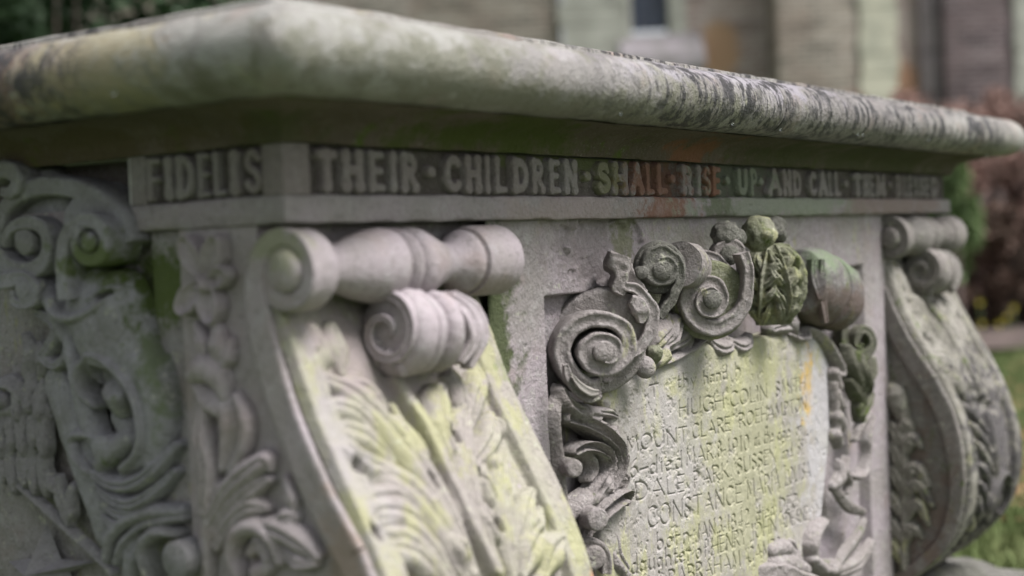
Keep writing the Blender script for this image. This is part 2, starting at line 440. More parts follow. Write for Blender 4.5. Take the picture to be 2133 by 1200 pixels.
# ------------------------------------------------------------------ chisel alphabet (unit box)
def arc(cx, cy, rx, ry, a0, a1, n=9):
    return [(cx+rx*math.cos(math.radians(a0+(a1-a0)*k/n)), cy+ry*math.sin(math.radians(a0+(a1-a0)*k/n))) for k in range(n+1)]
G = {
 'A': ([[(.0, 0), (.5, 1)], [(.5, 1), (1, 0)], [(.2, .33), (.8, .33)]], .8),
 'B': ([[(.05, 0), (.05, 1)], [(.05, 1)]+arc(.45, .76, .42, .24, 90, -90)+[(.05, .52)], [(.05, .52)]+arc(.5, .26, .48, .26, 90, -90)+[(.05, 0)]], .62),
 'C': ([arc(.58, .5, .55, .5, 48, 312, 14)], .72),
 'D': ([[(.05, 0), (.05, 1)], [(.05, 1)]+arc(.4, .5, .58, .5, 90, -90, 12)+[(.05, 0)]], .75),
 'E': ([[(.05, 0), (.05, 1)], [(.05, 1), (.95, 1)], [(.05, .52), (.8, .52)], [(.05, 0), (.95, 0)]], .52),
 'F': ([[(.05, 0), (.05, 1)], [(.05, 1), (.95, 1)], [(.05, .5), (.8, .5)]], .5),
 'G': ([arc(.55, .5, .52, .5, 50, 350, 14), [(1, .1), (1, .48), (.65, .48)]], .75),
 'H': ([[(.05, 0), (.05, 1)], [(.95, 0), (.95, 1)], [(.05, .52), (.95, .52)]], .72),
 'I': ([[(.5, 0), (.5, 1)]], .14),
 'J': ([[(.7, 1), (.7, .1), (.45, -.12), (.1, -.08)]], .34),
 'K': ([[(.05, 0), (.05, 1)], [(.9, 1), (.08, .45)], [(.3, .6), (1, 0)]], .66),
 'L': ([[(.05, 1), (.05, 0)], [(.05, 0), (.95, 0)]], .5),
 'M': ([[(.08, 0), (.15, 1)], [(.15, 1), (.5, .15)], [(.5, .15), (.85, 1)], [(.85, 1), (.95, 0)]], .95),
 'N': ([[(.05, 0), (.05, 1)], [(.05, 1), (.95, 0)], [(.95, 0), (.95, 1)]], .78),
 'O': ([arc(.5, .5, .5, .5, 0, 360, 18)], .8),
 'P': ([[(.05, 0), (.05, 1)], [(.05, 1)]+arc(.5, .74, .45, .26, 90, -90)+[(.05, .48)]], .55),
 'R': ([[(.05, 0), (.05, 1)], [(.05, 1)]+arc(.45, .75, .42, .25, 90, -90)+[(.05, .5)], [(.4, .5), (.98, 0)]], .62),
 'S': ([[(.92, .84), (.7, .98), (.35, .99), (.1, .84), (.12, .64), (.5, .52), (.88, .38), (.92, .16), (.65, .01), (.3, .01), (.05, .17)]], .52),
 'T': ([[(.5, 0), (.5, 1)], [(0, 1), (1, 1)]], .68),
 'U': ([[(.05, 1), (.05, .35), (.2, .06), (.5, 0), (.8, .06), (.95, .35), (.95, 1)]], .72),
 'V': ([[(0, 1), (.5, 0)], [(.5, 0), (1, 1)]], .78),
 'X': ([[(0, 0), (1, 1)], [(0, 1), (1, 0)]], .72),
 'Y': ([[(0, 1), (.5, .5)], [(1, 1), (.5, .5)], [(.5, .5), (.5, 0)]], .72),
 'a': ([arc(.45, .27, .4, .27, 40, 400, 12), [(.9, .52), (.9, .02)]], .42),
 'b': ([[(.08, 1), (.08, 0)], arc(.5, .28, .42, .28, 150, -150, 12)], .46),
 'd': ([[(.92, 1), (.92, 0)], arc(.5, .28, .42, .28, 30, 330, 12)], .46),
 'e': ([[(.1, .3), (.88, .36), (.75, .54), (.45, .56), (.12, .42), (.08, .2), (.35, .01), (.85, .08)]], .42),
 'f': ([[(.9, .98), (.55, .98), (.42, .75), (.42, 0)], [(.1, .55), (.85, .55)]], .3),
 'g': ([arc(.45, .3, .4, .24, 0, 360, 12), [(.85, .5), (.85, -.15), (.5, -.32), (.1, -.2)]], .44),
 'h': ([[(.08, 1), (.08, 0)], [(.08, .38), (.4, .57), (.8, .5), (.9, .3), (.9, 0)]], .45),
 'i': ([[(.5, 0), (.5, .55)], [(.45, .75), (.55, .78)]], .12),
 'n': ([[(.08, .56), (.08, 0)], [(.08, .38), (.4, .57), (.8, .5), (.9, .3), (.9, 0)]], .45),
 'o': ([arc(.5, .28, .45, .28, 0, 360, 12)], .45),
 'r': ([[(.15, .56), (.15, 0)], [(.15, .36), (.45, .56), (.9, .54)]], .32),
 't': ([[(.4, .85), (.4, .15), (.6, 0), (.9, .05)], [(.05, .56), (.85, .56)]], .3),
 'u': ([[(.08, .56), (.08, .15), (.4, 0), (.85, .15)], [(.9, .56), (.9, 0)]], .45),
 'y': ([[(.05, .56), (.5, .02)], [(.95, .56), (.3, -.3)]], .45),
 '0': ([arc(.5, .5, .45, .5, 0, 360, 14)], .45), '1': ([[(.5, 0), (.5, 1)]], .14),
 '3': ([[(.1, .9), (.5, 1), (.88, .8), (.75, .58), (.4, .52)], [(.4, .52), (.85, .42), (.95, .15), (.5, -.02), (.05, .1)]], .42),
 '6': ([[(.8, .98), (.35, .75), (.08, .35), (.2, .05), (.55, 0), (.9, .2), (.8, .48), (.45, .55), (.12, .35)]], .45),
 '8': ([arc(.5, .76, .36, .23, -90, 270, 12), arc(.5, .27, .45, .27, 90, 450, 12)], .45),
 '9': ([arc(.5, .68, .42, .3, 0, 360, 12), [(.92, .68), (.8, .3), (.3, -.02)]], .45),
 '4': ([[(.75, 0), (.75, 1)], [(.75, 1), (.05, .3)], [(.05, .3), (1, .3)]], .5),
 '2': ([[(.08, .8), (.3, 1), (.75, .95), (.85, .7), (.5, .35), (.05, 0)], [(.05, 0), (.95, 0)]], .45),
 '.': ([[(.5, .02), (.5, .06)]], .1), '-': ([[(0, .32), (1, .38)]], .3), ' ': ([], .42)}
def word_strokes(s, a, b, hgt, w, depth, thin=.62):
    """incised word between surface points a and b (baseline)"""
    gap = .2; ws = [G[c][1] for c in s]; tot = sum(ws)+gap*(len(s)-1)
    a = np.array(a); b = np.array(b); d = b-a; L = np.linalg.norm(d); k = L/tot; x = 0; outl = []
    up = np.array([0, 1.])
    for c, wd in zip(s, ws):
        for pl in G[c][0]:
            pts = [a+d/L*(x+px*wd)*k+up*py*hgt for px, py in pl]
            if len(pl) == 2:
                sl = pl[1][0]-pl[0][0]; ww = w*(thin if (sl > .3 and abs(pl[1][1]-pl[0][1]) > .3) or abs(pl[1][1]-pl[0][1]) < .05 else 1)
                outl.append(St(pts, [ww*1.35, ww*.95, ww*.95, ww*1.35], depth, op='groove', uv=True, smooth=False))
                mid = [pts[0]*(1-q)+pts[1]*q for q in (0, .15, .85, 1)]; outl[-1].pts = mid
            else: outl.append(St(pts, w, depth, op='groove', uv=True, n=3))
        x += wd+gap
    return outl

# ------------------------------------------------------------------ the tomb: materials
LILAC = (.34, .30, .315)
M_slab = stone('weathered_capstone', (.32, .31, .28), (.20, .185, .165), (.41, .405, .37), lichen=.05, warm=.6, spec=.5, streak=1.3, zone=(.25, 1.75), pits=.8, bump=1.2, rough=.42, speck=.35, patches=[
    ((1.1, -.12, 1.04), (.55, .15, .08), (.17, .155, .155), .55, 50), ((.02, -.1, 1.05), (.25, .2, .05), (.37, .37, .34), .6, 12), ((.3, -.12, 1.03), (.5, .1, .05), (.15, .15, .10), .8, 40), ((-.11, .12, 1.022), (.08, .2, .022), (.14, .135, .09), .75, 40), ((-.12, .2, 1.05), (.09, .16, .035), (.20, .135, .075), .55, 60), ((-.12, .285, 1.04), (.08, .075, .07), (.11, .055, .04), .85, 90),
    ((.35, -.12, 1.05), (.18, .1, .03), (.36, .33, .36), .4, 25), ((.75, -.1, 1.075), (.3, .1, .025), (.33, .31, .355), .6, 30),
    ((-.1, .12, 1.05), (.06, .1, .06), (.33, .30, .17), .6, 30)])
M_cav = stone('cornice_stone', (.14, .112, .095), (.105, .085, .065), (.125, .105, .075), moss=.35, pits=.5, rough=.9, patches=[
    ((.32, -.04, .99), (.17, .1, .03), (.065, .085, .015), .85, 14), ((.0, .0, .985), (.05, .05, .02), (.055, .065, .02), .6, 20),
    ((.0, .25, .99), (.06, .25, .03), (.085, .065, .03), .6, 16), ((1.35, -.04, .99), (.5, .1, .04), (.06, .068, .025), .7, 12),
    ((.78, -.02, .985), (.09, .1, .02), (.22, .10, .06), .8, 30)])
M_band = stone('band_stone', LILAC, (.30, .275, .27), (.38, .365, .36), lichen=.0, pits=.6, rough=.8, patches=[
    ((.73, 0, .914), (.075, .05, .04), (.23, .12, .085), .9, 45), ((1.12, 0, .92), (.32, .05, .03), (.27, .30, .23), .8, 25),
    ((1.6, 0, .915), (.28, .05, .03), (.27, .20, .18), .7, 20), ((.5, 0, .91), (.2, .05, .03), (.36, .29, .28), .5, 20),
    ((.88, 0, .915), (.05, .05, .03), (.14, .16, .10), .8, 50)])
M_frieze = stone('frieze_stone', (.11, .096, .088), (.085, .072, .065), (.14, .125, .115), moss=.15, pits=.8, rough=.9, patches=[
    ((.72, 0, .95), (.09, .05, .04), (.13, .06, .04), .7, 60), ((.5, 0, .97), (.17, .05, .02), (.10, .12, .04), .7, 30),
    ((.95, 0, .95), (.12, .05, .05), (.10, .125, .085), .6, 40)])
M_letter = stone('letter_stone', (.26, .238, .235), (.23, .20, .195), (.31, .29, .28), moss=.05, pits=.8, rough=.9, patches=[
    ((.70, 0, .95), (.09, .05, .04), (.20, .10, .07), .85, 60), ((.57, 0, .955), (.05, .05, .04), (.17, .18, .08), .6, 60),
    ((.95, 0, .95), (.14, .05, .05), (.19, .23, .16), .7, 40), ((.87, 0, .95), (.03, .05, .04), (.24, .10, .065), .8, 60)])
M_body = stone('pier_stone', LILAC, (.30, .275, .265), (.385, .37, .355), lichen=.1, pits=.7, rough=.85, warm=.25, patches=[
    ((.34, .0, .77), (.05, .1, .10), (.06, .08, .025), .9, 30), ((.55, .012, .86), (.10, .05, .05), (.23, .20, .20), .6, 60),  # first patch: green strip by the console, its shade put into the colour
    ((.64, .012, .87), (.03, .05, .05), (.18, .19, .10), .7, 60), ((.9, .012, .87), (.2, .05, .03), (.27, .29, .20), .4, 40)])
M_end = stone('end_panel_stone', (.30, .28, .28), (.23, .215, .20), (.36, .35, .345), lichen=.12, warm=.2, pits=.4, rough=.85, patches=[
    ((0, .20, .84), (.06, .05, .06), (.08, .115, .02), .9, 30)])
M_cart = stone('carved_stone', (.30, .275, .265), (.23, .21, .195), (.40, .38, .365), lichen=.10, moss=.16, pits=1., rough=.9, bump=1.3)
M_cartg = stone('mossy_carved_stone', (.25, .25, .19), (.17, .18, .11), (.36, .36, .29), lichen=.45, moss=.35, pits=1., rough=.95, bump=1.5)
M_greymoss = stone('grey_lichened_stone', (.17, .165, .15), (.12, .12, .10), (.28, .28, .24), lichen=.1, moss=.2, pits=1.2, rough=.95, bump=1.6)
M_tab = stone('tablet_stone', (.32, .30, .275), (.26, .245, .22), (.39, .37, .35), lichen=.57, streak=.0, pits=.9, rough=.85, bump=.6, fine=.5, speck=.3, patches=[
    ((.92, 0, .60), (.20, .2, .25), (.33, .33, .19), .6, 14),
    ((.70, -.0, .60), (.10, .2, .12), (.35, .335, .32), .6, 40), ((1.16, 0, .63), (.03, .1, .07), (.45, .30, .07), .9, 60), ((1.25, 0, .55), (.12, .2, .3), (.38, .37, .38), .8, 20)])
M_cons = stone('console_stone', LILAC, (.29, .262, .255), (.37, .345, .35), lichen=.0, pits=.3, rough=.7, bump=.5, fine=.7, warm=.25, patches=[
    ((.0, .01, .88), (.03, .04, .03), (.22, .24, .12), .6, 20), ((.02, -.05, .60), (.05, .03, .05), (.27, .20, .15), .6, 20)])
M_acan = stone('lichened_leaf_stone', (.31, .30, .235), (.29, .265, .245), (.37, .36, .29), lichen=.66, pits=.4, rough=.85, bump=.6, patches=[
    ((.15, .02, .76), (.13, .06, .06), (.29, .25, .245), .9, 20), ((.34, .0, .74), (.03, .06, .06), (.19, .24, .07), .85, 30),
    ((.33, -.1, .51), (.05, .05, .02), (.38, .21, .13), .9, 40), ((.02, -.04, .66), (.025, .1, .10), (.33, .31, .31), .7, 20)])
M_cons2 = stone('dark_console_stone', (.24, .22, .205), (.19, .18, .165), (.30, .29, .26), lichen=.1, moss=.3, pits=.6, rough=.8, patches=[
    ((1.56, 0, .4), (.1, .1, .2), (.16, .10, .07), .5, 20)])
M_acan2 = stone('stained_leaf_stone', (.30, .285, .25), (.19, .18, .15), (.38, .37, .32), lichen=.35, moss=.3, pits=.8, rough=.5, bump=1.2, patches=[
    ((1.75, -.1, .44), (.2, .1, .2), (.06, .055, .06), .85, 40)])
M_horn = stone('blue_grey_horn_stone', (.29, .285, .30), (.225, .22, .215), (.36, .355, .37), lichen=.08, moss=.22, pits=.4, rough=.8, patches=[
    ((-.0, .235, .868), (.12, .055, .03), (.10, .135, .03), .85, 30), ((.02, .215, .84), (.035, .04, .04), (.07, .10, .02), .95, 30), ((-.02, .175, .77), (.05, .02, .06), (.11, .15, .05), .7, 35)])
M_wing = stone('wing_stone', (.30, .285, .295), (.245, .235, .235), (.33, .325, .32), lichen=.05, pits=.8, rough=.85, bump=1.2)

M_mort = plain('pale_mortar', (.55, .54, .52), None, 40)
TOMB = empty('chest_tomb', (0, 0, 0), label='carved pale stone chest tomb with scroll corners, inscribed tablet and heavy moulded lid', cat='tomb')

# lid
prof = [(-.02, 1.0075)]+[(-.02+.098*k/8, 1.0075) for k in range(1, 9)]+[(.08+.041*math.sin(a), 1.0445-.039*math.cos(a)*.95) for a in np.linspace(0, math.pi*.93, 18)]
prof += [(.08, 1.0835), (.06, 1.086), (.04, 1.0895), (.035, 1.090), (.033, 1.093), (.032, 1.099), (.028, 1.101), (.0, 1.1025), (-.1, 1.104)]
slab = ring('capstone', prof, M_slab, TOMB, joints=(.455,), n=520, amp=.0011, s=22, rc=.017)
# cavetto cornice
cav = [(-.0, .9745), (.004, .9745), (.006, .978), (.007, .982)]+[(.008+.066*(1-math.cos(a)), .982+.0245*math.sin(a)) for a in np.linspace(0, math.pi/2, 10)]
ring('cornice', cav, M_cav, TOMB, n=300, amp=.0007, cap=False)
# frieze: main block, the corner block that steps out at the end, raised lettering
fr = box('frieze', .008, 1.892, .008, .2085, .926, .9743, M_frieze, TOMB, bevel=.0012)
box('corner_block', .0002, .036, .0002, .027, .9262, .9742, M_letter, fr, bevel=.001)
box('corner_block', .0002, .0075, .186, .208, .9262, .9742, M_letter, fr, bevel=.001)
box('corner_block', .03, .034, .208, .75, .9262, .9742, M_frieze, fr, bevel=.001)
PF = Plane(1, .0075); PE = Plane(0, .0075)
def letter(c, px0, px1, y0, y1, end=False):
    S_ = Plane(0, -.003) if end else Plane(1, .001)
    a = S_.un([(px0, (y0+y1)/2), (px1, (y0+y1)/2)]); u0, u1 = a[:, 0]
    if end: v0, v1 = .9285, .9725
    else: v0, v1 = .9285, .9715
    surf = PE if end else PF; h = 8. if end else 8.
    L = []
    if c == '*':
        L.append(St([((u0+u1)/2-.002, .952), ((u0+u1)/2+.002, .951)], 6.5, h*.95, 'flat', uv=True))
    else:
        wid = abs(u1-u0); w = min(7., max(3.6, wid*1000*.19)) if c != 'I' else min(6.5, max(3.6, wid*500))
        s = 1 if u1 > u0 else -1; m_ = w/1000
        for pl in G[c][0]:
            pts = [(u0+s*m_+(u1-u0-2*s*m_)*x, v0+m_+(v1-v0-2*m_)*y) for x, y in pl] if c != 'I' else [((u0+u1)/2, v0+m_+(v1-v0-2*m_)*y) for x, y in pl]
            if len(pts) == 2:
                p = np.array(pts); pts = [p[0], p[0]*.75+p[1]*.25, p[0]*.25+p[1]*.75, p[1]]
                hz = abs(pl[0][1]-pl[1][1]) < .05
                ww = [w*.85]*4 if hz else [w*1.25, w*.95, w*.9, w*1.2]
                L.append(St(pts, ww, h, 'flat', uv=True, smooth=False))
            else: L.append(St(pts, w*.9, h, 'flat', uv=True, n=3))
    return relief('letter', surf, L, M_letter, fr, res=.9, rough=.5, erode=(0 if end else 1.5 if .55 < u0 < .95 else .3), floor=-1.)
X = 'T656-706 H710-760 E767-804 I812-827 R833-873 *888-910 C923-963 H967-1004 I1010-1021 L1029-1058 D1065-1102 R1106-1135 E1142-1169 N1173-1203 *1213-1235 S1241-1273 H1275-1309 A1311-1341 L1344-1365 L1367-1391 *1393-1408 R1419-1444 I1449-1462 S1464-1481 E1483-1502 *1509-1524 U1534-1558 P1562-1577 *1579-1592 A1599-1627 N1629-1648 D1650-1669 C1684-1701 A1704-1723 L1725-1736 L1738-1752 *1757-1768 T1776-1796 H1797-1809 E1811-1821 M1823-1845 *1849-1860 B1866-1877 L1880-1890 E1892-1901 S1903-1912 S1914-1924 E1926-1935 D1939-1954'
for w_ in X.split():
    a, b = w_[1:].split('-'); letter(w_[0], float(a), float(b), 315+.036*(float(a)-600), 398)
for w_ in 'F298-331 I335-354 D358-400 E404-433 L437-466 I469-494 S500-542'.split():
    a, b = w_[1:].split('-'); letter(w_[0], float(a), float(b), 320, 408, end=True)
box('mortar_edge', -.0004, .0074, .2081, .2098, .927, .9735, M_mort, fr, bevel=0)
# band (fillet) under the lettering, in front and round the corner
bd = ring('band', [(-.03, .8995), (-.003, .8995), (0, .9005), (.0015, .903), (.001, .912), (.001, .922), (-.0005, .9255), (-.004, .9268), (-.012, .9275)], M_band, TOMB, y1=.228, n=420, amp=.0009, s=30, cap=False)
box('mortar_edge', .0, .012, .2285, .2302, .9, .926, M_mort, bd, bevel=0)
box('band_core', .006, 1.894, .006, .79, .8996, .926, M_body, TOMB, bevel=.0)
# chest body: piers, frame, recessed field
YB = .012
body = box('chest_body', .03, 1.87, .034, .78, .2, .8994, M_body, TOMB, bevel=.002)
def flaky(U, V, H):
    X_ = np.stack([U, V, U*0], -1)
    f = fbm(X_+.9, 26, 4)+.5*fbm(X_, 90, 2)
    zone = 1.2*np.exp(-(((U-.575)/.09)**2+((V-.862)/.05)**2))+.75*np.exp(-(((U-.66)/.03)**2+((V-.86)/.04)**2))
    d = np.clip((zone*1.25+f*.45-.72)/.06, 0, 1)
    return np.where(H > -.03, H-.006*d-.0012*np.clip(fbm(X_, 160, 2)*zone, 0, 1), H)
# front framing: pier, upper field, right pier (one sheet with the recessed field cut from it)
FB = (.33, .2, 1.57, .8993)
relief('front_frame', Plane(1, YB), [
    St([(.444, .55), (.444, .809)], .0, 0, uv=True)], M_body, body, res=1.6, bounds=FB, base=0., rough=.45, floor=-20,
    post=lambda U, V, H: flaky(U, V, np.where((U > .444) & (U < 1.456) & (V < .8105+.0015*np.sin(U*9)) & (V > .24), -.0195, H)))
relief('recessed_field', Plane(1, .0325), [], M_body, body, res=3, bounds=(.43, .2, 1.47, .83), base=0., rough=1.2, floor=-3)
# end piers
box('end_pier', .010, .036, .147, .194, .2, .8993, M_end, body, bevel=.003)
relief('end_panel', Plane(0, .026), [], M_end, body, res=2.2, bounds=(.16, .2, .78, .8993), base=0., rough=.9, floor=-3)
box('recessed_frieze_bed', .0115, .03, .2, .79, .8994, .8998, M_body, body, bevel=0)

# plinth
box('plinth', -.12, 2.02, -.13, .93, -.2, .125, M_body, TOMB, bevel=.01)
pl = ring('plinth_moulding', [(.0, .125), (.10, .125), (.118, .14), (.12, .155), (.105, .17), (.06, .18), (.03, .2), (-.02, .205)], M_greymoss, TOMB, n=200, amp=.003, s=25, cap=False)

# ------------------------------------------------------------------ consoles
CS = Console(0.)
CW = .318
def console_body(x0, mat):
    zs = np.linspace(.19, .8992, 90); V = []; F = []
    xs = np.linspace(x0+.004, x0+CW-.004, 12)
    for z in zs:
        V.append((xs[0], .1465, z))
        for x in xs: V.append((x, float(PROF(z))+.001, z))
        V.append((xs[-1], .1465, z))
    m_ = len(xs)+2
    for i in range(len(zs)-1):
        for j in range(m_): F.append((i*m_+j, i*m_+(j+1) % m_, (i+1)*m_+(j+1) % m_, (i+1)*m_+j))
    F.append(tuple(range(m_))); F.append(tuple((len(zs)-1)*m_+j for j in range(m_)))
    return mesh_obj('console', rough3(np.array(V), .0006, 40), F, mat, TOMB, sharp=40)
def q(pts): return T(1.579, 340, 440, pts)
ac = []
def lobe(pts, w=(3, 8, 9, 7, 2.5), h=(5, 11, 13, 10, 6), pr='vein'): ac.append(St(q(pts), [x*(1.75 if 0 < i < len(w)-1 else 1.3) for i, x in enumerate(w)], [x*1.65 for x in h], pr))
# left leaf
lobe([(1000, 1190), (930, 1040), (850, 900), (760, 790), (670, 690), (590, 610), (510, 560)], (8, 11, 12, 12, 10, 6), (7, 10, 12, 13, 12, 8))
lobe([(850, 930), (800, 830), (760, 740), (742, 655)], (4, 8, 9, 5))
lobe([(860, 960), (830, 860), (810, 780), (790, 720)], (3, 5, 6, 3))
lobe([(720, 740), (680, 660), (640, 600), (590, 565)], (4, 8, 8, 4))
lobe([(720, 800), (640, 720), (570, 665), (515, 645)], (4, 8, 8, 4))
lobe([(750, 850), (670, 790), (600, 745), (550, 720)], (4, 8, 9, 4))
lobe([(780, 900), (700, 870), (640, 850), (585, 800), (565, 760)], (4, 7, 8, 8, 4))
lobe([(980, 1190), (900, 1060), (820, 970), (730, 900), (655, 865), (605, 880)], (8, 12, 12, 12, 9, 5))
lobe([(900, 1080), (870, 1000), (850, 960), (852, 925)], (3, 7, 8, 4))
lobe([(830, 1010), (760, 970), (690, 960), (640, 965)], (4, 8, 8, 4))
lobe([(860, 1060), (800, 1030), (740, 1010), (680, 1005), (668, 1040)], (4, 9, 9, 7, 4))
lobe([(960, 1260), (880, 1160), (820, 1100), (760, 1060), (700, 1060), (700, 1100)], (6, 10, 11, 9, 7, 4))
lobe([(900, 1230), (830, 1170), (770, 1130), (715, 1110)], (4, 9, 9, 4))
lobe([(980, 1200), (960, 1140), (935, 1100), (930, 1060)], (3, 7, 8, 4))
lobe([(470, 480), (500, 470), (480, 400)], (5, 10, 8), (4, 7, 6)); lobe([(510, 540), (490, 500), (455, 520)], (5, 9, 6), (4, 6, 5)); lobe([(580, 530), (560, 460), (545, 395)], (5, 10, 7), (4, 7, 6))
# right leaf
lobe([(1090, 1190), (1020, 1060), (985, 960), (965, 850), (960, 740), (975, 640)], (6, 10, 12, 12, 11, 7), (7, 10, 12, 13, 12, 9))
lobe([(950, 880), (915, 810), (885, 730), (880, 640), (900, 590)], (4, 9, 11, 11, 6), (5, 12, 14, 13, 8))
lobe([(975, 720), (955, 640), (935, 570), (930, 520)], (4, 8, 8, 4))
lobe([(990, 740), (1000, 640), (1015, 570), (1010, 515)], (4, 9, 9, 5))
lobe([(985, 860), (1030, 800), (1060, 740), (1065, 680)], (4, 8, 9, 5))
lobe([(1060, 700), (1085, 720), (1070, 740)], (5, 7, 4), (7, 10, 6))
lobe([(1130, 1200), (1110, 1100), (1095, 1000), (1085, 900), (1100, 800)], (6, 9, 11, 10, 6), (7, 10, 12, 12, 8))
lobe([(1095, 1010), (1050, 950), (1020, 880), (1030, 820)], (4, 8, 9, 5))
lobe([(1090, 900), (1065, 850), (1065, 800)], (4, 7, 4))
lobe([(1100, 1100), (1060, 1060), (1020, 1000), (1010, 950)], (4, 8, 9, 5))
lobe([(1150, 1150), (1150, 1070), (1170, 990), (1200, 930)], (5, 9, 9, 5)); lobe([(1160, 1090), (1200, 1040), (1225, 990)], (4, 7, 4))
lobe([(1160, 1200), (1180, 1120), (1220, 1060)], (6, 12, 8), (8, 14, 9)); lobe([(1230, 1200), (1250, 1130), (1290, 1090)], (6, 12, 8), (8, 14, 9))
# stem
ac.append(St(q([(745, 560), (780, 640), (830, 720), (900, 860), (980, 1030), (1060, 1190)]), [6, 7, 7, 7, 7, 7], [14, 18, 19, 19, 19, 19], 'flat'))
for c_, r_ in (((918, 755), 5.5), ((1064, 1040), 6.), ((612, 852), 5.), ((722, 660), 3.5), ((1008, 880), 4), ((672, 1068), 5), ((850, 905), 3)):
    ac.append(St(q([(c_[0]-14, c_[1]-26), c_, (c_[0]+20, c_[1]+26)]), [r_*.4, r_*1.15, r_*.4], [10, 24, 10], 'dome', 'cut'))
ACUV = [St(s.solve(CS)[0], s.w, s.h, s.pr, s.op, uv=True, smooth=False) for s in ac]
for s in ACUV:                       # widths were given per control point: keep them spread along the sampled path
    s.w = list(np.atleast_1d(s.w)); s.h = list(np.atleast_1d(s.h))
# lower half (seen on the far console): opposed fingers and an open flower
rr = random.Random(3)
for i in range(7):
    z = .52-.036*i
    for sg in (-1, 1):
        L_ = .10-.006*i
        ACUV.append(St([(.158+sg*.012, z-.03), (.158+sg*L_*.45, z-.008), (.158+sg*L_*.8, z+.018), (.158+sg*L_, z+.034+rr.uniform(-.006, .006))], [5, 11, 11, 4], [6, 12, 13, 6], 'vein', uv=True))
ACUV.append(St([(.158, .20), (.158, .52)], 7, 13, 'flat', uv=True))
FL = (.185, .36)
ACUV.append(St([(FL[0]+.055*math.cos(a), FL[1]+.05*math.sin(a)) for a in np.linspace(-.6, 3.8, 16)], [4, 8, 8, 8, 4], 22, 'dome', uv=True))
for k in range(6):
    a = k*math.pi/3
    ACUV.append(St([(FL[0], FL[1]), (FL[0]+.032*math.cos(a), FL[1]+.032*math.sin(a))], [5, 9, 5], [14, 18, 12], 'vein', uv=True, smooth=False))
FIL = [St([(.018, .19), (.018, .835)], 17.5, 12, 'flat', uv=True), St([(CW-.022, .19), (CW-.022, .835)], 22, 12, 'flat', uv=True),
       St([(.018, .19), (.018, .835)], 9, 1.5, 'soft', 'cut', uv=True), St([(CW-.022, .19), (CW-.022, .835)], 12, 1.5, 'soft', 'cut', uv=True)]
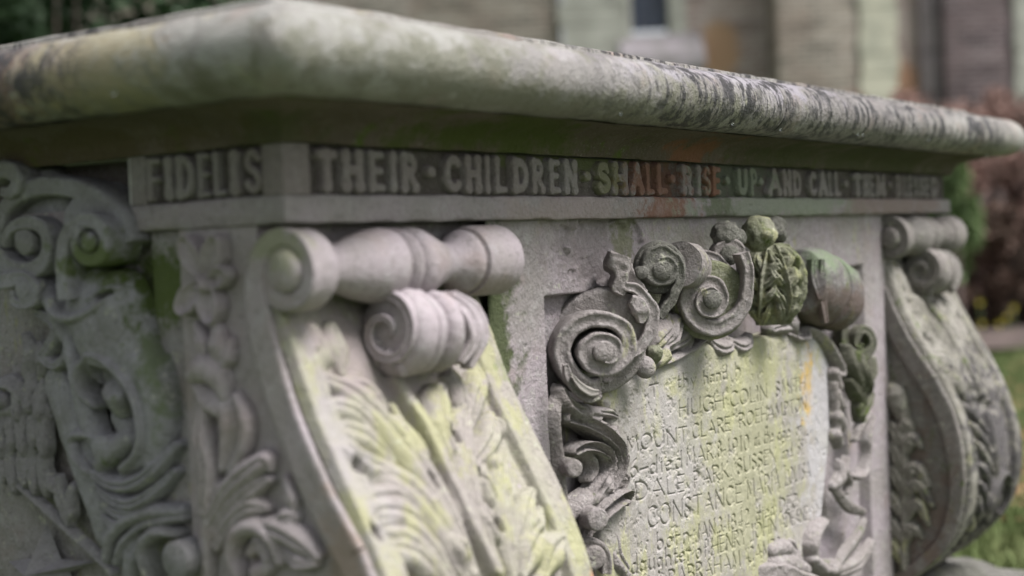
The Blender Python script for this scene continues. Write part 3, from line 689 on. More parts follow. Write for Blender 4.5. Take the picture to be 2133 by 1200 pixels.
def console(x0, mb, ml, res, shift=0.):
    cb = console_body(x0, mb)
    relief('leaf_panel', Console(x0), FIL[:2]+ACUV+FIL[2:], ml, cb, res=res, bounds=(0., .19, CW, .835), base=0, rough=.7, floor=-4)
    # bolster above
    R_ = .0385
    pr_ = [(0, .030), (.002, .036), (.02, R_), (.09, R_), (.105, .036), (.125, .027), (.15, .020), (.17, .0195), (.22, .0245), (.29, .032), (.36, .037), (.40, .0385), (.42, .0375), (.430, .028), (.437, .025), (.444, .029), (.45, .034),
           (.465, .038), (.478, .037), (.486, .029), (.494, .025), (.502, .030), (.51, .035), (.535, .038), (.56, .037), (.61, .031), (.66, .0245), (.70, .0205), (.73, .0215), (.762, .029), (.775, .0325), (.785, .034), (.80, .034), (.805, .031), (.815, .031), (.82, .036), (.84, R_), (.985, R_), (1.0, .036), (1.003, .02)]
    ba = lathe('bolster', (x0-.004, .002, .856), (x0+.337, .002, .856), pr_, mb, cb, n=72, amp=.00025)
    # volute eye and leg on the near cheek
    leg = [(-.062, .598), (-.028, .65), (.003, .71), (.026, .77), (.038, .82), (.038, .852), (.026, .878), (.002, .888), (-.020, .879), (-.0295, .857), (-.024, .836), (-.006, .828), (.011, .836), (.015, .851), (.007, .862)]
    wp = [(x0-.002, a, b) for a, b in leg]
    strap('volute_leg', None, None, (-1, 0, 0), [18, 17.5, 17, 16.5, 15, 12.5, 9.5, 8, 7.5, 7.5, 7.5, 7, 6, 5, 4], 12, mb, cb, world=wp, raise_=[4, 4, 4, 4, 4, 4, 4, 4, 4, 4, 4, 3, 2, 1], chan=.15, n=8, round_=.12)
    low = [(-.062, .598), (-.09, .54), (-.105, .48), (-.109, .42), (-.10, .36), (-.078, .31), (-.04, .27), (.01, .235)]
    strap('volute_leg', None, None, (-1, 0, 0), [18, 17, 15, 13, 12, 10, 9], 14, mb, cb, world=[(x0-.002, a, b) for a, b in low], raise_=4, chan=.15, round_=.12)
    lathe('volute_eye', (x0+.01, -.002, .856), (x0-.014, -.002, .856), [(0, .022), (.6, .0205), (.8, .019), (.92, .015), (1., .009), (1.0, .0005)], mb, cb, n=40)
    # rosebud roll tucked under the bolster
    bx, by, bz = x0+.120, -.016, .790
    pr2 = [(0, .002), (.0, .02), (.01, .032), (.04, .039), (.12, .0445), (.2, .045), (.28, .0445), (.31, .039), (.34, .043), (.43, .0435), (.52, .039), (.58, .034), (.61, .039), (.68, .043), (.8, .041), (.9, .03), (1, .012)]
    rb = lathe('rosebud', (bx, by, bz), (bx+.088, by-.004, bz-.003), pr2, mb, cb, n=60, amp=.0012)
    sp = [(bx-.001, by+.038*(1-k/25)*math.cos(1.2+k*.42), bz+.001+.038*(1-k/25)*math.sin(1.2+k*.42)) for k in range(0, 22)]
    strap('rosebud_petal', None, None, (-1, 0, 0), [5.5, 6, 6, 5, 4, 3, 2], 12, mb, rb, world=sp, raise_=[0, 3, 6, 7, 7, 5, 3], chan=1.)
    for k in range(3):
        a = -1.9+k*.75
        strap('rosebud_petal', None, None, (-.8, -.6, 0), [3, 6.5, 7, 5, 2], 10, mb, rb, world=[(bx+.004, by+.006*math.cos(a), bz-.008+.006*math.sin(a)), (bx-.003, by+.018*math.cos(a), bz-.006+.018*math.sin(a)), (bx+.004, by+.032*math.cos(a), bz-.002+.032*math.sin(a)), (bx+.022, by+.042*math.cos(a), bz+.042*math.sin(a))], chan=1.2, raise_=[3, 2, 1, -2])
    ball('rosebud_drop', (bx+.006, by-.012, bz-.033), .007, mb, rb, squash=(1, 1, 1.6))
    # leaf tips either side of the bud
    for dx, dz in ((.08, 0), (.094, -.006)):
        strap('rosebud_petal', None, None, (0, -1, .1), [4, 9, 10, 7, 3], 14, mb, rb, world=[(bx+dx-.01, by-.022, bz+.035), (bx+dx+.012, by-.034, bz+.014), (bx+dx+.016, by-.038, bz-.012), (bx+dx+.002, by-.03, bz-.036+dz)], chan=2)
    return cb
c1 = console(0., M_cons, M_acan, 1.0)
c2 = console(1.56, M_cons2, M_acan2, 1.6)

# cheek of the near console: flower, husk and leaves (face x = .002)
SP = Plane(0, -.001)
def e2(pts): return T(2.181, 0, 650, pts)
def e1(pts): return T(2.667, 0, 250, pts)
pet = []
for c0, c1_, w_ in (((1150, 870), (1065, 690), 12), ((1180, 870), (1225, 690), 12), ((1140, 920), (1050, 1030), 13), ((1185, 940), (1200, 1080), 13), ((1200, 900), (1270, 860), 10)):
    pet.append(St(e1([c0, ((c0[0]+c1_[0])/2, (c0[1]+c1_[1])/2), c1_]), [4, w_*.95, w_*1.15, w_*.8], [6, 11, 13, 13], 'cup'))
pet += [St(e1([(1165, 905), (1175, 915)]), 8, 21, 'dome'), St(e1([(1168, 910), (1172, 914)]), 3, 9, 'dome', 'cut')]
relief('flower', SP, pet, M_cons, c1, res=.9, rough=.6)
lf = [St(e2([(900, 60), (930, 140), (940, 230)]), [4, 9, 6], [6, 11, 6], 'vein'), St(e2([(990, 60), (1000, 150), (985, 260)]), [5, 11, 6], [6, 12, 6], 'vein'),
      St(e2([(1050, 130), (1040, 200), (1000, 270)]), [4, 9, 5], [5, 10, 6], 'vein'),
      St(e2([(885, 290), (940, 255), (1000, 290), (1030, 380)]), [8, 15, 14, 6], [10, 17, 14, 8], 'dome'),
      St(e2([(905, 340), (960, 400), (1040, 440), (1060, 520), (1030, 700)]), [6, 12, 14, 14, 8], [8, 14, 14, 14, 10], 'tilt'),
      St(e2([(930, 420), (930, 560), (960, 700), (950, 900)]), [8, 12, 12, 9], [8, 13, 13, 12], 'vein'),
      St(e2([(1080, 380), (1125, 480), (1120, 600), (1060, 720)]), [4, 8, 8, 5], [6, 10, 10, 7]),
      St(e2([(985, 520), (1000, 530)]), 8, 12, 'dome', 'cut'),
      St(e2([(960, 960), (1060, 800), (1150, 720), (1220, 670), (1240, 710)]), [8, 12, 13, 9, 4], [10, 14, 15, 12, 7], 'vein'),
      St(e2([(980, 1010), (1080, 880), (1160, 810), (1230, 760)]), [6, 10, 10, 5], [8, 12, 12, 7], 'vein'),
      St(e2([(1000, 1060), (1080, 940), (1160, 880), (1220, 890)]), [7, 11, 11, 5], [8, 13, 13, 7], 'vein'),
      St(e2([(940, 1190), (940, 1040), (960, 900), (1000, 800)]), [10, 12, 12, 8], [10, 13, 13, 10], 'tilt'),
      St(e2([(1100, 1190), (1080, 1090), (1110, 1000), (1190, 970), (1260, 1020), (1290, 1120)]), [7, 9, 10, 10, 9, 8], [12, 16, 18, 18, 16, 12], 'dome'),
      St(e2([(1180, 960), (1280, 980), (1370, 1030), (1450, 1110)]), [6, 13, 13, 5], [10, 16, 15, 8], 'vein'),
      St(e2([(1250, 960), (1320, 930), (1350, 930)]), [6, 10, 5], [8, 12, 7], 'vein'),
      St(e2([(1300, 1080), (1370, 1130), (1440, 1140)]), [6, 10, 5], [8, 13, 8], 'vein'),
      St(e2([(1150, 1090), (1200, 1050), (1230, 1110)]), [6, 11, 7], [8, 13, 10], 'vein'), St(e2([(1180, 1180), (1230, 1150)]), [10, 8], [10, 8], 'dome'),
      St(e2([(1300, 760), (1330, 850), (1340, 930)]), [4, 8, 4], [4, 8, 5], 'vein')]
relief('leaf_spray', SP, lf, M_cons, c1, res=1.0, rough=.7)
# cheek of the far console: herring-bone leaves
S2 = Plane(0, 1.56)
f2 = []
def f(pts): return T(3, 1600, 800, pts)
for a, b, c_ in ((( 850, 700), (800, 560), (730, 500)), ((850, 840), (790, 720), (730, 660)), ((850, 980), (790, 880), (735, 810)), ((860, 620), (920, 520), (1010, 640)), ((860, 740), (930, 620), (1030, 770)), ((850, 880), (930, 740), (1000, 880)), ((850, 560), (800, 420), (735, 330)), ((850, 420), (800, 290), (740, 230)), ((860, 440), (900, 340), (960, 400)), ((850, 330), (860, 250), (900, 300)), ((840, 1120), (790, 1010), (740, 960)), ((850, 1000), (900, 900), (960, 960))):
    f2.append(St(f([a, b, c_]), [6, 14, 12, 4], [8, 16, 14, 6], 'vein'))
f2 += [St(f([(740, 20), (790, 70), (840, 200)]), [10, 22, 14], [10, 16, 9], 'dome'), St(f([(850, 1150), (860, 700), (850, 200)]), [8, 8, 6], 12, 'dome')]
relief('leaf_spray', S2, f2, M_acan2, c2, res=2., rough=.8)
# ------------------------------------------------------------------ inscribed tablet and its scrolled frame (front)
PT = Plane(1, .002)
tab_px = [(1258, 835), (1275, 800), (1320, 780), (1365, 765), (1410, 740), (1445, 712), (1500, 715), (1580, 700), (1650, 690), (1690, 695), (1718, 730), (1738, 800), (1735, 860), (1728, 930), (1718, 1000), (1708, 1080), (1700, 1150), (1695, 1260), (1500, 1400), (1300, 1500), (1262, 1350), (1268, 1260), (1262, 1180), (1258, 1110), (1285, 1040), (1278, 980), (1275, 930), (1268, 880)]
tab_uv = [tuple(p) for p in cr(PT.un(tab_px+[tab_px[0]]), 5)[:-1]]
def wd(s, x0, y0, x1, y1, h, w=1.3, d=3.7):
    a, b = PT.un([(x0, y0), (x1, y1)]); return word_strokes(s, a, b, h*.77/1000, w, d)
TX = []
TX += wd('T', 1345, 828, 1362, 824, 20); TX += wd('thy', 1398, 808, 1436, 802, 23); TX += wd('hand', 1452, 800, 1500, 789, 23); TX += wd('h', 1516, 784, 1528, 781, 23)
TX += wd('HUGH', 1402, 868, 1494, 850, 27); TX += wd('COLIN', 1507, 848, 1584, 830, 27); TX += wd('SMITH', 1604, 826, 1668, 812, 27)
TX += wd('f', 1274, 950, 1288, 946, 26); TX += wd('MOUNT', 1300, 944, 1418, 918, 25); TX += wd('CLARE', 1430, 914, 1506, 896, 25); TX += wd('ROEHAM', 1525, 890, 1618, 866, 25); TX += wd('PTON', 1622, 865, 1672, 853, 25)
TX += wd('36', 1284, 1000, 1324, 992, 30); TX += wd('-', 1328, 990, 1343, 987, 28); TX += wd('died', 1347, 988, 1408, 974, 29); TX += wd('MAR.8.', 1417, 970, 1494, 948, 28); TX += wd('1910', 1502, 948, 1545, 936, 28); TX += wd('at the', 1556, 930, 1596, 920, 28); TX += wd('age of', 1606, 918, 1662, 904, 27)
TX += wd('f', 1286, 1050, 1300, 1046, 28); TX += wd('DALE', 1320, 1042, 1414, 1022, 29); TX += wd('PARK.', 1434, 1016, 1508, 992, 28); TX += wd('SUSSEX', 1520, 988, 1602, 962, 28); TX += wd('and of', 1616, 958, 1664, 944, 27)
TX += wd('CONSTANCE', 1342, 1100, 1530, 1045, 34); TX += wd('MARIA', 1540, 1040, 1612, 1016, 34); TX += wd('LOUISA', 1624, 1012, 1682, 994, 32)
TX += wd('born', 1360, 1146, 1424, 1128, 29); TX += wd('JAN.3.', 1440, 1126, 1494, 1106, 28); TX += wd('1842', 1502, 1106, 1546, 1090, 28); TX += wd('died', 1560, 1086, 1600, 1072, 28); TX += wd('DEC', 1612, 1068, 1652, 1056, 27)
TX += wd('daughter', 1310, 1196, 1428, 1166, 30); TX += wd('of', 1438, 1164, 1460, 1158, 30); TX += wd('HENRY', 1470, 1156, 1540, 1130, 29); TX += wd('JOHN', 1550, 1124, 1604, 1106, 28); TX += wd('ADEANE', 1614, 1102, 1676, 1082, 27)
TX += wd('of', 1350, 1232, 1372, 1227, 28); TX += wd('BABRAHAM', 1384, 1222, 1528, 1178, 28); TX += wd('CAMBS.', 1544, 1172, 1618, 1146, 28)
ua = np.array(tab_uv); uc = (ua[:, 0].min()+ua[:, 0].max())/2; uw = (ua[:, 0].max()-ua[:, 0].min())/2
def tabpost(U, V, H):
    X_ = np.stack([U, V, U*0], -1); k = H > -.025
    q_ = (U-uc)/uw
    H2 = H+.012*(1-q_*q_)+.0012*fbm(X_, 14, 2)
    e = fbm(X_+5, 60, 4); pz = np.exp(-((U-.70)/.12)**2)*np.exp(-((V-.56)/.14)**2)
    H2 = H2-.0016*np.clip((e-.35+.35*pz)/.25, 0, 1)*np.clip(fbm(X_+1, 190, 2)+.3, 0, 1)
    # roll the margin back
    d = np.full(U.shape, 1.)
    for i in range(len(tab_uv)):
        a = np.array(tab_uv[i]); b = np.array(tab_uv[(i+1) % len(tab_uv)]); dd = b-a; L = dd@dd+1e-12
        t = np.clip(((U-a[0])*dd[0]+(V-a[1])*dd[1])/L, 0, 1); d = np.minimum(d, np.hypot(a[0]+t*dd[0]-U, a[1]+t*dd[1]-V))
    H2 = H2-.007*np.clip(1-d/.012, 0, 1)**2
    return np.where(k, H2, H)
CART = empty('cartouche', (.9, .0, .55)); CART.parent = TOMB
CART.matrix_parent_inverse = Matrix.Identity(4)
CART.location = (0, 0, 0)
tab = relief('tablet', PT, TX, M_tab, CART, res=.75, bounds=(ua[:, 0].min()-.003, .27, ua[:, 0].max()+.003, ua[:, 1].max()+.003), base=0., poly=tab_uv, rough=.35, post=tabpost, floor=-30.)

def A(pts): return T(3, 1130, 440, pts)
def B(pts): return T(3, 1130, 800, pts)
NV = (-.72, -.69, 0)
def P0(px, y): d = rays([px])[0]; return CAMPOS+d*((y-CAMPOS[1])/d[1])
# big left scroll
p = P0((1250, 730), -.035)
sc = strap('scroll', A([(370, 1110), (300, 1120), (215, 1060), (150, 970), (125, 880), (150, 790), (210, 720), (290, 685), (380, 675), (460, 695), (520, 750), (540, 830), (515, 910), (450, 965), (370, 985), (300, 960), (262, 900), (275, 840), (330, 800), (400, 795), (450, 830), (460, 880), (430, 925), (385, 930)]), p, NV,
      [13, 13, 12, 11.5, 11, 10.5, 10, 10, 10, 10, 10, 10, 10, 10, 9.5, 9, 8.5, 8, 7, 6.5, 6, 5, 4], [30, 50, 60, 62, 62, 62, 62, 62, 62, 62, 60, 50, 40, 34, 30, 26, 22, 20], M_cart, CART, raise_=[0, 0, 0, 0, 2, 3, 3, 3, 4, 5, 6, 8, 10, 11, 12], amp=.0011, chan=2.2)
boss('scroll_eye', A([(375, 875)])[0], p, NV, 13.5, 34, M_cart, sc, rise=11, dome=.12)
boss('scroll_back', A([(340, 815)])[0], P0((1250, 730), .0), NV, 66, 16, M_cart, sc, dome=.1, rise=-8)
# outer swelling of the roll behind it
strap('scroll', A([(90, 1180), (70, 1020), (75, 880), (120, 740), (200, 640), (300, 585), (420, 570), (530, 600), (600, 670), (620, 760), (600, 850)]), P0((1250, 730), -.004), NV, [12, 14, 15, 16, 17, 18, 20, 22, 22, 18, 12], [10, 20, 22, 22, 22, 22, 22, 22, 20], M_cart, CART, amp=.0014, chan=1.5, round_=.8)
strap('scroll_lip', A([(150, 960), (165, 1030), (215, 1110), (290, 1170), (355, 1160)]), P0((1230, 800), -.045), NV, [3, 5, 6, 6, 4], 14, M_cart, sc, chan=.8)
strap('scroll_lip', A([(190, 1030), (240, 1090), (300, 1130), (350, 1135)]), P0((1230, 800), -.05), NV, [2, 4, 5, 3], 10, M_tab, sc, chan=.6)
# long thin strap rising over it, with the broken stub
strap('strapwork', A([(520, 470), (590, 490), (650, 545), (690, 610), (695, 690), (670, 770), (620, 850), (560, 900)]), P0((1350, 660), -.055), NV, [6, 7, 8, 8, 8, 8, 7, 5], [30, 34, 36, 36, 34, 30, 26], M_cart, CART, amp=.0011, chan=2.)
strap('strapwork', A([(560, 560), (610, 590), (632, 640), (628, 700)]), P0((1330, 640), -.05), NV, [5, 12, 11, 4], 26, M_cart, CART, amp=.002, chan=.5, round_=.9)
strap('broken_stub', A([(500, 270), (480, 330), (500, 400), (485, 470), (520, 510)]), P0((1290, 560), -.03), NV, [13, 11, 9, 8, 8], [34], M_cart, CART, amp=.0035, chan=.5, round_=.5)
strap('broken_stub', A([(560, 300), (530, 360), (545, 430), (600, 500), (640, 540)]), P0((1300, 560), -.02), NV, [5, 8, 10, 12, 10], [30], M_cart, CART, amp=.003, chan=.5, round_=.6)
# second scroll (above)
p = P0((1380, 560), -.045)
sc = strap('scroll', A([(740, 660), (790, 590), (835, 500), (862, 410), (850, 330), (810, 275), (750, 255), (695, 275), (665, 330), (670, 390), (710, 430), (765, 430), (805, 395), (810, 350), (780, 310), (735, 315), (710, 350)]), p, NV,
      [5, 6, 6.5, 7, 7.5, 8, 8.5, 9, 9, 8.5, 8, 7.5, 7, 6.5, 6, 5, 4], [26, 30, 34, 38, 44, 46, 46, 46, 42, 34, 28, 24, 20], M_greymoss, CART, raise_=[0, 0, 0, 2, 3, 4, 4, 4, 4, 4, 5, 6, 6], amp=.0014, chan=1.6)
boss('scroll_eye', A([(745, 370)])[0], p, NV, 13, 28, M_greymoss, sc, rise=6, dome=.5)
boss('scroll_back', A([(755, 355)])[0], p, NV, 33, 10, M_greymoss, sc, rise=-12, dome=.1)
lathe('scroll_roll', P0(A([(860, 330)])[0], -.03), P0(A([(985, 370)])[0], -.012), [(0, .03), (.3, .031), (.6, .027), (.85, .021), (1, .014)], M_cart, CART, amp=.001)
boss('scroll_eye', A([(625, 385)])[0], P0((1340, 560), -.04), NV, 8, 16, M_greymoss, CART, dome=.6)
strap('strapwork', A([(650, 470), (700, 520), (735, 560), (740, 620)]), P0((1370, 620), -.015), NV, [8, 10, 10, 8], 20, M_cartg, CART, amp=.002, chan=.5)
# third scroll (centre)
p = P0((1480, 625), -.05)
sc = strap('scroll', A([(1262, 262), (1290, 360), (1292, 470), (1275, 570), (1225, 655), (1150, 715), (1060, 728), (975, 695), (918, 625), (905, 545), (940, 475), (1010, 440), (1085, 455), (1125, 515), (1118, 585), (1068, 635), (1005, 625), (975, 570), (1000, 510), (1050, 495), (1095, 525)]), p, NV,
      [7, 7.5, 8, 9, 10, 11, 11.5, 11.5, 11, 10.5, 10, 9.5, 9, 8.5, 8, 7.5, 7, 6, 5.5, 5, 4], [30, 40, 50, 60, 66, 70, 70, 66, 60, 54, 46, 40, 34, 30, 26], M_cart, CART, raise_=[0, 0, 0, 0, 0, 1, 1, 2, 2, 3, 4, 5, 6, 7, 8], amp=.0012, chan=2.2)
boss('scroll_eye', A([(1055, 548)])[0], p, NV, 13.5, 30, M_greymoss, sc, rise=8, dome=.5)
boss('scroll_back', A([(1080, 560)])[0], p, NV, 52, 10, M_cartg, sc, rise=-16, dome=.1)
strap('strapwork', A([(950, 285), (1010, 272), (1080, 290), (1140, 345), (1180, 420), (1195, 510), (1180, 590)]), P0((1500, 580), -.04), NV, [6, 6.5, 7, 7, 7, 7, 6], [24, 30, 34, 36, 36, 36], M_cart, CART, amp=.001, chan=1.6)
boss('scroll_eye', A([(1175, 275)])[0], P0((1520, 530), -.05), NV, 14, 34, M_greymoss, CART, dome=.6)
strap('scroll', A([(1245, 300), (1240, 240), (1200, 205), (1145, 205), (1105, 245), (1105, 300)]), P0((1520, 530), -.048), NV, [5, 6, 7, 7, 6, 4], 30, M_cart, CART, amp=.0014, chan=1.)
ball('berry', P0(A([(1145, 150)])[0], -.035), .021, M_greymoss, CART, amp=.16, squash=(1, 1, .95))
ball('berry', P0(A([(1205, 165)])[0], -.04), .014, M_greymoss, CART, amp=.2)
ball('berry', P0(A([(1350, 140)])[0], -.045), .025, M_cartg, CART, amp=.16, s=70)
ball('berry', P0(A([(1450, 130)])[0], -.03), .021, M_greymoss, CART, amp=.3, s=60)
# palmette of leaves wrapped round a roll in the middle
c0 = P0((1597, 596), -.02)
pal = lathe('palmette', c0+np.array([-.0, -.0, -.054]), c0+np.array([.0, -.0, .062]), [(0, .016), (.1, .030), (.3, .041), (.55, .044), (.75, .039), (.9, .030), (1, .016)], M_cartg, CART, amp=.002)
CYL = Cyl(c0, .045, ([-.09, -.06, -.02, .03, .07, .10], [.024, .034, .042, .0435, .037, .024]))
pl_ = []
for k, (a_, lean) in enumerate(((196, .22), (240, -.12), (284, .15))):
    a0 = math.radians(a_); R0 = .045
    def pu(da, z): return ((a0+da+lean*(z/.09))*R0, z)
    pl_.append(St([pu(0, -.085), pu(.03, -.03), pu(-.03, .03), pu(0, .09)], [6, 13, 14, 6], [4, 8, 8, 4], 'soft', uv=True))
    for z0_ in (-.062, -.026, .012, .05):
        for sg in (-1, 1):
            L_ = .44*(1-.4*abs(z0_)/.09); z1 = z0_+rr.uniform(-.007, .007)
            pl_.append(St([pu(sg*.02, z1-.022), pu(sg*.16, z1-.010), pu(sg*L_*.8, z1+.008), pu(sg*L_*1.02, z1+.03)], [3, 7.5, 8, 2.5], [6, 12, 17, 9], 'vein', uv=True))
            pl_.append(St([pu(sg*L_*.45, z1+.012), pu(sg*L_*.55, z1+.018)], 2.6, 8, 'dome', 'cut', uv=True))
    pl_.append(St([pu(0, -.088), pu(.03, -.03), pu(-.03, .03), pu(0, .094)], [2, 3, 3.2, 2], [9, 17, 17, 9], 'dome', uv=True))
relief('palmette_leaf', CYL, pl_, M_cartg, pal, res=.8, bounds=(math.radians(160)*.045, -.088, math.radians(325)*.045, .098), base=0., rough=1.3, floor=-6)
# flowing relief between the scrolls, and the leaf cluster on the tablet's top edge
rl = [St(A([(640, 870), (680, 800), (740, 740), (770, 660)]), [6, 14, 14, 6], [14, 22, 20, 10], 'vein'),
      St(A([(700, 860), (760, 790), (790, 700), (820, 650)]), [6, 12, 13, 5], [14, 24, 22, 12], 'vein'),
      St(A([(760, 860), (830, 800), (850, 720), (840, 650)]), [6, 11, 12, 6], [12, 22, 24, 14], 'vein'),
      St(A([(830, 870), (870, 820), (875, 760), (865, 700)]), [5, 8, 8, 4], [10, 18, 18, 10], 'vein'),
      St(A([(660, 940), (700, 900), (720, 860)]), [12, 14, 9], [22, 26, 18]),
      St(A([(680, 965), (760, 930), (830, 890), (900, 850), (960, 805), (1020, 800)]), [4, 5, 6, 6, 5, 4], [14, 18, 20, 20, 18, 12]),
      St(A([(640, 910), (560, 930), (500, 960), (430, 1000), (390, 1060)]), [8, 7, 6, 5, 4], [20, 20, 18, 16, 12], 'tilt'),
      St(A([(1010, 800), (1060, 860), (1120, 850), (1160, 810)]), [6, 12, 12, 6], [10, 20, 20, 10], 'vein'),
      St(A([(1130, 800), (1190, 850), (1240, 830), (1280, 780)]), [6, 11, 11, 6], [10, 20, 20, 10], 'vein'),
      St(A([(1390, 740), (1450, 715), (1490, 720), (1500, 750)]), [8, 16, 13, 6], [16, 26, 22, 10], 'vein'),
      St(A([(1500, 770), (1560, 800), (1610, 790), (1620, 740)]), [4, 6, 6, 5], [16, 20, 20, 14]),
      St(A([(1540, 640), (1530, 700), (1560, 760)]), [8, 14, 8], [12, 20, 12], 'dome')]
relief('leafage', PT, rl, M_cart, CART, res=.9, rough=1., erode=.8)
ball('berry', P0(A([(640, 975)])[0], -.03), .0135, M_cart, CART, amp=.1)
ball('berry', P0(A([(700, 890)])[0], -.026), .012, M_cartg, CART, amp=.2)
# lower left of the frame: S strap, buttons, husks
Pw = Plane(1, .012)
ll = [St(B([(90, 40), (110, 120), (180, 175), (270, 200), (330, 190)]), [8, 11, 12, 12, 6], [14, 22, 26, 24, 12], 'vein'),
      St(B([(150, 150), (190, 180), (240, 160)]), [8, 14, 8], [18, 28, 20], 'dome'),
      St(B([(230, 240), (300, 260), (360, 250)]), [7, 9, 5], [18, 24, 14], 'vein'), St(B([(300, 290), (360, 300), (410, 270)]), [7, 9, 5], [20, 26, 16], 'vein'),
      St(B([(340, 330), (390, 340), (420, 300)]), [7, 9, 5], [20, 24, 16], 'vein'), St(B([(280, 170), (350, 180), (410, 200)]), [5, 8, 5], [18, 24, 16], 'vein'),
      St(B([(120, 210), (200, 240), (290, 300), (360, 380), (385, 470), (380, 560), (350, 640)]), [7, 8, 8.5, 8.5, 8.5, 8, 7], [16, 26, 32, 34, 34, 30, 24], 'cup'),
      St(B([(395, 400), (420, 450), (430, 490), (405, 530)]), [6, 10, 8, 5], [20, 30, 26, 14], 'vein'),
      St(B([(400, 540), (430, 580), (420, 640), (380, 660)]), [6, 10, 9, 5], [18, 28, 24, 12], 'vein'),
      St(B([(150, 420), (190, 385), (250, 390), (310, 430), (335, 490), (325, 560), (280, 640), (245, 720), (240, 800)]), [5, 6, 7, 7, 7, 7, 7, 7, 6], [18, 26, 30, 30, 30, 28, 26, 24, 16], 'cup'),
      St(B([(170, 450), (220, 435), (265, 470), (280, 530), (255, 590)]), [5, 6, 7, 7, 5], [16, 20, 22, 22, 18], 'tilt'),
      St(B([(300, 680), (320, 630), (350, 590)]), [8, 13, 10], [20, 30, 24], 'vein'),
      St(B([(205, 960), (240, 860), (300, 770), (370, 710), (430, 690), (450, 730)]), [6, 8, 9, 9, 8, 6], [20, 28, 34, 36, 34, 24], 'cup'),
      St(B([(140, 820), (190, 760), (270, 700), (340, 690)]), [12, 14, 12, 8], [14, 20, 22, 18], 'dome'),
      St(B([(360, 890), (410, 960), (430, 1060), (470, 1140)]), [6, 7, 7, 7], [14, 20, 22, 22], 'tilt'),
      St(B([(480, 1200), (420, 1130), (400, 1060)]), [10, 10, 6], [18, 20, 14], 'dome'),
      St(B([(100, 60), (60, 200), (75, 400), (90, 600), (120, 800), (190, 990)]), [8, 10, 10, 10, 10, 8], [8, 12, 12, 12, 12, 8], 'soft')]
relief('frame_scrollwork', Pw, ll, M_cart, CART, res=.9, rough=.8, erode=.5)
for c_, y_, r_, m_ in (((205, 530), -.02, 11, M_cart), ((350, 850), -.03, 14, M_cart), ((325, 1090), -.024, 15, M_cart)):
    boss('scroll_eye', B([c_])[0], P0(B([c_])[0], y_), (-.5, -.86, 0) if r_ < 15 else NV, r_, 26, m_, CART, dome=.2)
strap('scroll', B([(400, 1190), (405, 1110), (370, 1040), (300, 1015), (240, 1040), (225, 1110), (260, 1160)]), P0((1240, 1170), -.022), NV, [6, 7, 8, 8, 8, 7, 5], 34, M_cart, CART, amp=.001, chan=1.5)
# right of the frame: dark rolled scroll with a knob
def D(pts): return T(3, 1600, 440, pts)
M_darkroll = stone('dark_rolled_stone', (.21, .205, .195), (.15, .14, .135), (.27, .27, .25), lichen=.05, moss=.15, pits=.8, rough=.85, patches=[((1.28, 0, .74), (.3, .2, .045), (.13, .09, .075), .7, 20), ((1.3, -.02, .83), (.2, .2, .035), (.16, .22, .12), .7, 20)])
dr = lathe('scroll_roll', P0(D([(190, 430)])[0], -.015), P0(D([(470, 560)])[0], .0), [(0, .02), (.03, .042), (.15, .050), (.34, .054), (.42, .052), (.44, .043), (.47, .043), (.49, .052), (.56, .054), (.60, .049), (.64, .052), (.8, .050), (.93, .042), (1., .02)], M_darkroll, CART, amp=.0012, ys=1.15)
boss('scroll_knob', D([(455, 490)])[0], P0(D([(455, 490)])[0], -.054), (-.6, -.8, 0), 10, 16, M_darkroll, dr, dome=.5)
strap('scroll_lip', D([(285, 300), (285, 380), (300, 460), (330, 550)]), P0(D([(300, 400)])[0], -.046), (-.6, -.8, 0), [3, 5, 5, 3], 16, M_darkroll, dr)
strap('scroll_lip', D([(345, 300), (340, 420), (345, 540), (370, 700)]), P0(D([(340, 450)])[0], -.05), (-.6, -.8, 0), [3, 5, 6, 4], 14, M_darkroll, dr)
